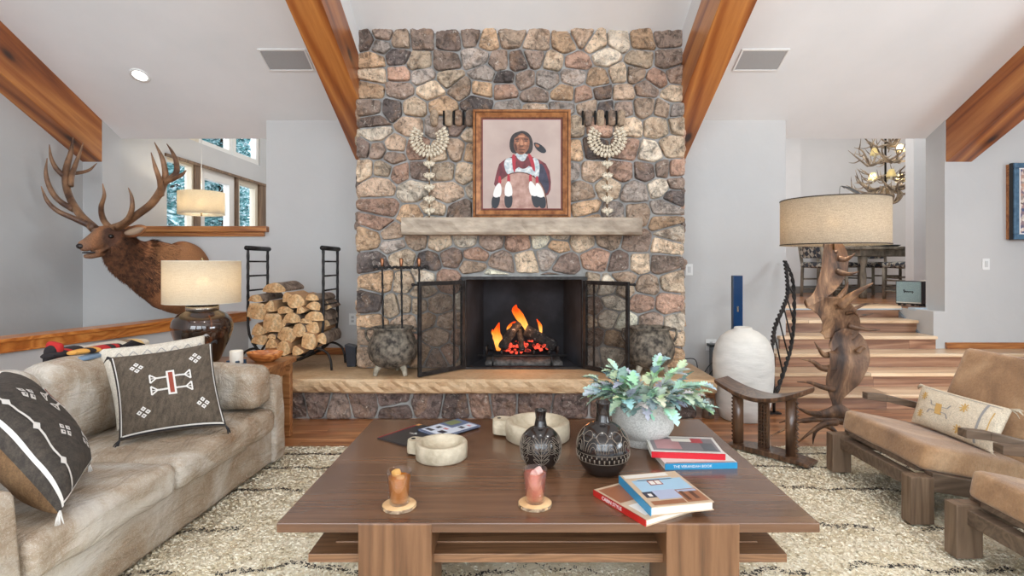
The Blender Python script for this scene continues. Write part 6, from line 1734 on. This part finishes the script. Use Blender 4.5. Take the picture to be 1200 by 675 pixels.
# ------------------------------------------------------------------ dining room furniture
M_old = mottled('weathered_wood', (96, 88, 76), (150, 140, 124), 14, .7, .4, 40, stretch=(1, 1, .4))
M_kilim = NT('patterned_upholstery'); _c = M_kilim.coords((1, 1, 1)); _k = M_kilim.node('ShaderNodeTexChecker', {'Vector': M_kilim.coords((1, 1, 1), rot=(.785, .785, .785)), 'Scale': 16.0})
_v = M_kilim.noise(_c, 16, 3)
M_kilim.set(Base_Color=M_kilim.mix(_k.outputs['Fac'], srgb(58, 62, 70), M_kilim.ramp(_v.outputs[0], [(.45, srgb(178, 174, 162)), (.6, srgb(112, 98, 84))])), Roughness=.9); M_kilim = M_kilim.mat
FZ = .812
def dchair(loc, rz, label):
    t = thing('dining_chair', label, 'chair', loc, 'dining chairs beyond the steps', rot=(0, 0, rz))
    for sx in (-1, 1):
        b = MB(); b.tube([(sx * .2, -.2, 0), (sx * .2, -.2, .44)], .022, 8); b.build('leg', M_old, t, local=True)
        b = MB(); b.tube([(sx * .2, .22, 0), (sx * .2, .2, .45), (sx * .215, .29, 1.0)], .022, 8); b.build('back_post', M_old, t, local=True)
    b = MB(); b.puffy((0, 0, .47), (.46, .46, .08), .03, .01, 8, 0); b.build('seat', M_kilim, t, local=True)
    b = MB(); b.puffy((0, .255, .78), (.38, .05, .42), .02, .004, 8, 0, rot=(-.16, 0, 0)); b.build('backrest', M_kilim, t, local=True)
    for z in (.15, .3):
        b = MB(); b.tube([(-.2, -.2, z), (.2, -.2, z)], .012, 6); b.build('stretcher', M_old, t, local=True)
        for sx in (-1, 1):
            b = MB(); b.tube([(sx * .2, -.2, z - .04), (sx * .2, .21, z - .04)], .012, 6); b.build('stretcher', M_old, t, local=True)
    return t
dc = dchair((4.50, 8.05, FZ), PI / 2 + .25, 'patterned dining chair at the left end of the dining table')
dup(dc, (5.30, 7.42, FZ), (0, 0, PI + .15), 'patterned dining chair with its back to the steps, right of the lamp')
dup(dc, (5.12, 8.75, FZ), (0, 0, .1), 'patterned dining chair on the far side of the table, left')
dup(dc, (5.78, 8.75, FZ), (0, 0, -.1), 'patterned dining chair on the far side of the table, right')
tb = thing('dining_table', 'weathered wooden dining table with turned legs beyond the steps', 'dining table', (5.7, 8.0, FZ)); tb['_loc'] = (5.7, 8.0, FZ)
b = MB(); b.bx(4.72, 6.9, 7.62, 8.5, 1.50, 1.54); b.build('table_top', M_old, tb, bevel=.006)
b = MB(); b.bx(4.80, 6.8, 7.68, 8.44, 1.41, 1.50); b.build('apron', M_old, tb)
for x in (4.88, 6.7):
    for y in (7.74, 8.38):
        b = MB(); b.lathe([(.001, 0), (.05, 0), (.05, .1), (.03, .13), (.045, .3), (.03, .45), (.045, .5), (.052, .52), (.052, .60), (.001, .60)], 16, (x, y, FZ)); b.build('leg', M_old, tb)
b = MB(); b.lathe([(.001, 0), (.1, 0), (.14, .02), (.15, .03), (.001, .012)], 24, (5.35, 7.9, 1.541)); tag(b.build('serving_plate', plain('dark_plate', (60, 66, 74), .4)), 'dark plate lying on the dining table', 'plate')

# chandelier of antlers
CH = V((5.27, 7.85, 2.62)); chd = thing('antler_chandelier', 'antler chandelier with small cream lit shades over the dining table', 'chandelier', CH); chd['_loc'] = tuple(CH)
M_chant = mottled('chandelier_antler', (96, 82, 70), (206, 186, 160), 9, .5, .3, 60)
R7 = random.Random(12)
def chant(b, c, a, r0, r1, z0, z1, rad):
    d = V((math.cos(a), math.sin(a), 0)); s = V((-d.y, d.x, 0))
    p0 = c + d * r0 + V((0, 0, z0)); p3 = c + d * r1 + V((0, 0, z1)) + s * R7.uniform(-.12, .12)
    p1 = p0.lerp(p3, .35) + V((0, 0, -abs(r1 - r0) * R7.uniform(.1, .35))) + s * R7.uniform(-.1, .1); p2 = p0.lerp(p3, .7) + V((0, 0, -abs(r1 - r0) * R7.uniform(.0, .2)))
    pp = cr([p0, p1, p2, p3], 5); b.tube(pp, [rad, rad, rad * .8, .003], 7)
    for k in (5, 9, 12):
        q = pp[k]; dd = (d * R7.uniform(-.2, 1) + s * R7.uniform(-1, 1) + V((0, 0, R7.uniform(-.3, 1)))).normalized(); L = R7.uniform(.1, .2)
        b.tube(cr([q, q + dd * L * .5 + V((0, 0, -.01)), q + dd * L + V((0, 0, .03))], 3), [rad * .7, rad * .5, .002], 5)
tiers = [(-.22, 14, .05, .46, .06, .017), (-.05, 9, .04, .36, .02, .015), (.18, 12, .04, .42, .10, .016), (.38, 10, .03, .28, .12, .014)]
for z, n, r0, r1, rise, rad in tiers:
    for k in range(n):
        b = MB(); chant(b, CH, 2 * PI * k / n + R7.uniform(-.2, .2), r0, r1 * R7.uniform(.8, 1.1), z, z + rise + R7.uniform(-.05, .1), rad); b.build('antler', M_chant, chd)
b = MB()
for k in range(14):
    a = 2 * PI * k / 14; d = V((math.cos(a), math.sin(a), 0)); b.tube(cr([CH + d * .04 + V((0, 0, -.22)), CH + d * .2 + V((0, 0, -.32)), CH + d * .14 + V((0, 0, -.44)), CH + d * .02 + V((0, 0, -.47))], 4), [.012, .014, .012, .003], 6)
b.build('antler_basket', M_chant, chd)
b = MB(); b.tube([CH + V((0, 0, -.2)), CH + V((0, 0, .5)), V((CH.x, CH.y, 4.3))], .014, 8); b.build('rod', M_iron, chd)
M_cshade = shade_mat('chandelier_shade', (240, 226, 170), (250, 240, 200), .6)
M_glow = emis('shade_glow', (255, 222, 140), 3.0)
for k, (px, py, d) in enumerate(((1023, 207, 7.72), (1044.5, 203, 7.5), (1055, 209, 7.8), (1025, 178, 7.8), (1055, 174, 7.75), (1040, 206, 8.2))):
    q = P(px, py, d); b = MB(); rings = [[q + V((r * math.cos(2 * PI * j / 20), r * math.sin(2 * PI * j / 20), z)) for j in range(20)] for r, z in ((.062, -.045), (.045, .01), (.03, .055))]
    b.loft(rings, cap=False); s_ = b.build('lamp_shade', M_cshade, chd); s_['_loc'] = tuple(CH)
    b = MB(); b.ball(q - V((0, 0, .01)), (.016, .016, .03), 10); b.build('bulb', M_glow, s_)
    b = MB(); b.tube([q - V((0, 0, .09)), q - V((0, 0, .03))], .012, 8); b.build('candle_tube', M_cream, s_)
    if k % 2 == 0: point('chandelier_bulb', q, 2.2, (1, .84, .6), .03)
b = MB(); b.ball(CH + V((0, 0, -.38)), (.04, .04, .04), 12); b.build('bulb', emis('down_bulb', (255, 236, 200), 5), chd)

# speaker and pail on the dining floor edge
spk = thing('amplifier_speaker', 'small pale blue and black box speaker at the top of the steps', 'speaker', (4.50, 6.30, .813), rot=(0, 0, -.95))
M_tolex = plain('black_tolex', (50, 42, 42), .7); M_grl = mottled('pale_grille', (132, 152, 152), (150, 170, 168), 120, .8, .3, 200)
b = MB(); b.bx(-.135, .135, 0, .2, .018, .285); b.build('cabinet', M_tolex, spk, local=True, bevel=.006)
b = MB(); b.bx(-.125, .120, -.006, .001, .045, .278); b.build('grille', M_grl, spk, local=True, bevel=.002)
b = MB(); b.bx(-.125, .120, -.008, .0, .032, .044); b.build('trim_strip', plain('cream_piping', (214, 212, 196), .5), spk, local=True)
for x in (-.1, .03, .11):
    for y in (.02, .17):
        b = MB(); b.bx(x - .014, x + .014, y - .014, y + .014, 0, .018); b.build('foot', M_blackp, spk, local=True)
b = MB(); b.tube([V((-.05 + .1 * i / 30, -.010, .165 + .010 * math.sin(i * 1.25) * (1 - i / 60) + (.014 if i < 4 else 0))) for i in range(31)], .0032, 5); b.tube([(-.052, -.01, .18), (-.042, -.01, .15)], .003, 5); b.tube([(.045, -.01, .165), (.036, -.01, .145)], .003, 5); b.build('logo_script', plain('logo_dark', (40, 42, 44), .5), spk, local=True)
pa = thing('metal_pail', 'small galvanised pail with white cloth beside the box speaker', 'pail', (4.735, 6.30, .813)); pa['_loc'] = (4.735, 6.30, .813)
b = MB(); b.lathe([(.001, 0), (.062, 0), (.085, .24), (.088, .245), (.08, .245), (.06, .02), (.001, .02)], 28, (4.735, 6.30, .813)); b.build('pail_body', mottled('galvanised', (140, 148, 150), (172, 178, 180), 30, .4, .2, metal=.7), pa)
b = MB(); b.puffy((4.735, 6.30, 1.07), (.17, .17, .06), .03, .01, 8, .02); b.build('cloth', M_creamweave, pa)

# ------------------------------------------------------------------ blue framed picture at the right edge
bp = thing('framed_picture', 'blue-framed picture at the right edge of the wall, cut by the photo border', 'picture', (5.42, 5.62, 1.54)); bp['_loc'] = (5.42, 5.62, 1.54)
def fr4(b, x0, x1, z0, z1, w, y0, y1):
    b.bx(x0, x1, y0, y1, z0, z0 + w); b.bx(x0, x1, y0, y1, z1 - w, z1); b.bx(x0, x0 + w, y0, y1, z0 + w, z1 - w); b.bx(x1 - w, x1, y0, y1, z0 + w, z1 - w)
b = MB(); fr4(b, 5.11, 5.75, 1.555, 2.335, .03, 5.685, 5.728); b.build('back_frame', M_trim, bp)
b = MB(); fr4(b, 5.105, 5.747, 1.547, 2.343, .02, 5.645, 5.687); b.build('black_edge', M_blackp, bp)
b = MB(); fr4(b, 5.11, 5.74, 1.55, 2.34, .055, 5.63, 5.655); b.build('blue_frame', mottled('blue_paint', (52, 86, 112), (78, 112, 138), 20, .5, .3), bp, bevel=.008)
b = MB(); fr4(b, 5.163, 5.687, 1.603, 2.287, .012, 5.632, 5.65); b.build('white_liner', M_white, bp)
M_art = NT('abstract_print'); _v = M_art.node('ShaderNodeTexVoronoi', {'Vector': M_art.coords(), 'Scale': 34.0}); M_art.set(Base_Color=M_art.ramp(M_art.noise(_v.outputs['Color'], 3).outputs[0], [(.35, srgb(74, 82, 120)), (.48, srgb(190, 150, 130)), (.55, srgb(222, 212, 200)), (.66, srgb(120, 96, 86))]), Roughness=.4)
b = MB(); b.bx(5.173, 5.677, 5.64, 5.646, 1.613, 2.277); b.build('print', M_art.mat, bp)

# ------------------------------------------------------------------ ceiling fittings
def slope_obj(name, lab, cat, px, py):
    a = (309 - py) / F; y = (2.804 + SL * YW - EYE) / (a + SL); x = (px - 608) / F * y
    t = thing(name, lab, cat, (x, y, cz(y) - .001), rot=(-ang, 0, 0)); return t
for px, lab in ((336, 'square white ceiling speaker grille left of the chimney'), (891, 'square white ceiling speaker grille right of the chimney')):
    t = slope_obj('ceiling_vent', lab, 'vent', px, 70)
    b = MB(); w, h = .215, .13; fr4b = [(-w, w, -h, -h + .018), (-w, w, h - .018, h), (-w, -w + .018, -h + .018, h - .018), (w - .018, w, -h + .018, h - .018)]
    for x0_, x1_, y0_, y1_ in fr4b: b.bx(x0_, x1_, y0_, y1_, -.012, 0)
    b.build('vent_frame', M_white, t, local=True, bevel=.002)
    b = MB(); b.bx(-w + .018, w - .018, -h + .018, h - .018, -.006, 0); b.build('grille', mottled('grille_mesh', (158, 158, 158), (172, 172, 172), 300, .7, .5, 400), t, local=True)
t = slope_obj('recessed_light', 'lit recessed downlight in the sloped ceiling at the upper left', 'downlight', 164, 88)
b = MB(); b.lathe([(.085, 0), (.085, -.008), (.065, -.010), (.062, 0)], 32, (0, 0, 0), cap=False); b.build('trim_ring', M_white, t, local=True)
b = MB(); b.lathe([(.001, -.004), (.063, -.004), (.063, -.001), (.001, -.001)], 32, (0, 0, 0)); b.build('lens', emis('lamp_lens', (255, 250, 240), 9), t, local=True)
# pendant in the hall
PC = P(236, 238.5, 7.0); pd_ = thing('pendant_lamp', 'cream drum pendant lamp hanging in front of the hall windows', 'pendant lamp', PC); pd_['_loc'] = tuple(PC)
b = MB(); drum(b, PC, .268, .268, PC.z - .145, PC.z + .145); b.build('lamp_shade', M_shade1, pd_)
b = MB(); b.lathe([(.001, -.118), (.262, -.118), (.262, -.112), (.001, -.112)], 40, PC); b.build('diffuser', shade_mat('diffuser_white', (240, 236, 224), (244, 240, 230), .6), pd_)
b = MB(); b.lathe([(.001, -.165), (.010, -.165), (.012, -.15), (.006, -.14), (.014, -.125), (.001, -.12)], 14, PC); b.build('finial', M_brass, pd_)
b = MB(); b.tube([PC + V((0, 0, .0)), V((PC.x, PC.y, 4.3))], .005, 6); b.build('cord', M_white, pd_)
point('pendant_bulb', PC, 10, (1, .86, .66), .05)
# ------------------------------------------------------------------ trees outside the hall windows
M_needle = NT('snowy_needles'); _n = M_needle
_at = _n.noise(_n.coords(), 9, 4)
_n.set(Base_Color=_n.ramp(_at.outputs[0], [(.36, srgb(60, 108, 108)), (.5, srgb(120, 170, 172)), (.62, srgb(232, 240, 244))]), Roughness=.9); M_needle = _n.mat
M_bark = mottled('bark', (60, 46, 38), (96, 78, 64), 10, .9, .5, 30)
def conifer(x, y, z0, h, r, seed, label):
    rg = random.Random(seed)
    t = thing('spruce_tree', label, 'tree', (x, y, z0), 'snowy spruces outside the hall windows')
    b = MB(); b.tube([(x, y, z0), (x, y, z0 + h * .6), (x, y, z0 + h)], [.16, .1, .02], 8); b.build('trunk', M_bark, t)
    b = MB(); n = int(h * 26)
    for i in range(n):
        f = i / n; zz = z0 + .2 + f * (h - .3); L = r * (1 - f) ** .8 * rg.uniform(.7, 1.1) + .1; a = i * 2.4 + rg.uniform(-.4, .4)
        d = V((math.cos(a), math.sin(a), 0)); s = V((-d.y, d.x, 0))
        for q in range(7):
            u = (q + .6) / 7; c = V((x, y, zz)) + d * L * u + V((0, 0, -.35 * L * u * u))
            w = L * .34 * (1.05 - u) + .06
            for sg in (-1, 1):
                e = c + s * sg * w + d * w * .6 + V((0, 0, -.1 * w + rg.uniform(-.05, .02)))
                b.add([c - d * .06, c + d * .09, e + V((0, 0, .02)), e - d * .05 - V((0, 0, .05))], [(0, 1, 2, 3)])
    b.build('foliage', M_needle, t)
for i, (x, y, h, r, lab) in enumerate([(-7.2, 10.4, 8, 1.9, 'snow-dusted spruce close outside the left hall window'), (-8.6, 13.6, 9, 2.2, 'snow-dusted spruce seen through the middle hall window'),
        (-10.2, 17.5, 10, 2.3, 'snow-dusted spruce behind the right-hand hall window'), (-8.3, 16.2, 8, 2.0, 'snow-dusted spruce low in the right-hand hall window'), (-6.6, 12.2, 7.6, 1.5, 'slim snow-dusted spruce between the hall window frames')]):
    conifer(x, y, -2.0, h, r, 30 + i, lab)
b = MB(); b.box((-12, 14, -2.05), (18, 20, .1)); struct(b.build('ground_outside', plain('snow', (225, 230, 236), .8), loc=(0, 0, 0)))

# ------------------------------------------------------------------ world, lights, camera
w = bpy.data.worlds.new('sky'); SC.world = w; w.use_nodes = True
bg = w.node_tree.nodes['Background']; bg.inputs[0].default_value = (.86, .92, 1, 1); bg.inputs[1].default_value = 4.2
DAY = (.88, .985, 1.06)
# daylight through the three rear windows, plus added fill for the ceiling
for x, e in ((-2.78, 95), (.35, 85), (3.5, 10)):
    area('window_daylight', (x, -4.0, 1.9), (PI / 2 + .55, 0, 0), 2.6, 2.9, e, DAY)
    area('ceiling_fill', (x, -4.0, 3.45), (PI / 2 + .05, 0, 0), 2.6, .9, 62, DAY)  # added high fill to brighten the ceiling; there is no clerestory
area('left_wall_fill', (6.9, -.3, 2.2), (PI / 2 + .25, 0, PI / 2), 3.6, 2.6, 400, DAY)  # added fill to brighten the left wall; the right wall has no window
area('hall_window_daylight', (-4.5, 8.5, 2.0), (PI / 2, 0, -PI / 2), 2.6, 1.6, 85, (.96, .99, 1))
area('dining_side_fill', (8.4, 8.2, 2.3), (PI / 2, 0, PI / 2), 1.8, 2.0, 34, (1, .97, .94))  # added fill imitating an unseen side window; that wall is solid
area('dining_top_fill', (4.4, 6.9, 4.2), (.2, 0, 0), 3.0, 1.4, 80, (.98, .99, 1))  # added overhead fill to lift the dining walls; the ceiling is closed
area('hall_top_fill', (-3.0, 8.6, 4.2), (0, .25, 0), 2.0, 3.6, 60, (.98, .99, 1))  # extra overhead fill brightening the hall, not a roof opening
# vaulted ceiling downlights (recessed cans of the room, over and behind the sitting area)
for x, y in ((-2.8, 1.6), (2.9, 1.6), (0, 1.2), (-2.8, -.2), (2.9, -.2)):
    l = bpy.data.lights.new('downlight', 'SPOT'); l.energy = 60; l.spot_size = 2.2; l.spot_blend = .8; l.shadow_soft_size = .12; l.color = (1, .97, .92)
    o = bpy.data.objects.new('downlight', l); COL.objects.link(o); o.location = (x, y, cz(max(y, RIDGE)) - .12)
cam = bpy.data.cameras.new('camera'); co = bpy.data.objects.new('camera', cam); COL.objects.link(co)
cam.sensor_width = 36; cam.sensor_fit = 'HORIZONTAL'; cam.lens = F / 1200 * 36
cam.shift_x = -8 / 1200; cam.shift_y = -28.5 / 1200; cam.clip_start = .05; cam.clip_end = 200
co.location = (0, 0, EYE); co.rotation_euler = (PI / 2, 0, 0); SC.camera = co
SC.view_settings.view_transform = 'Standard'; SC.view_settings.look = 'None'; SC.view_settings.exposure = -0.08; SC.view_settings.gamma = 1
SC.view_settings.use_curve_mapping = False
SC.cycles.transparent_max_bounces = 32; SC.cycles.max_bounces = 12; SC.cycles.sample_clamp_indirect = 8
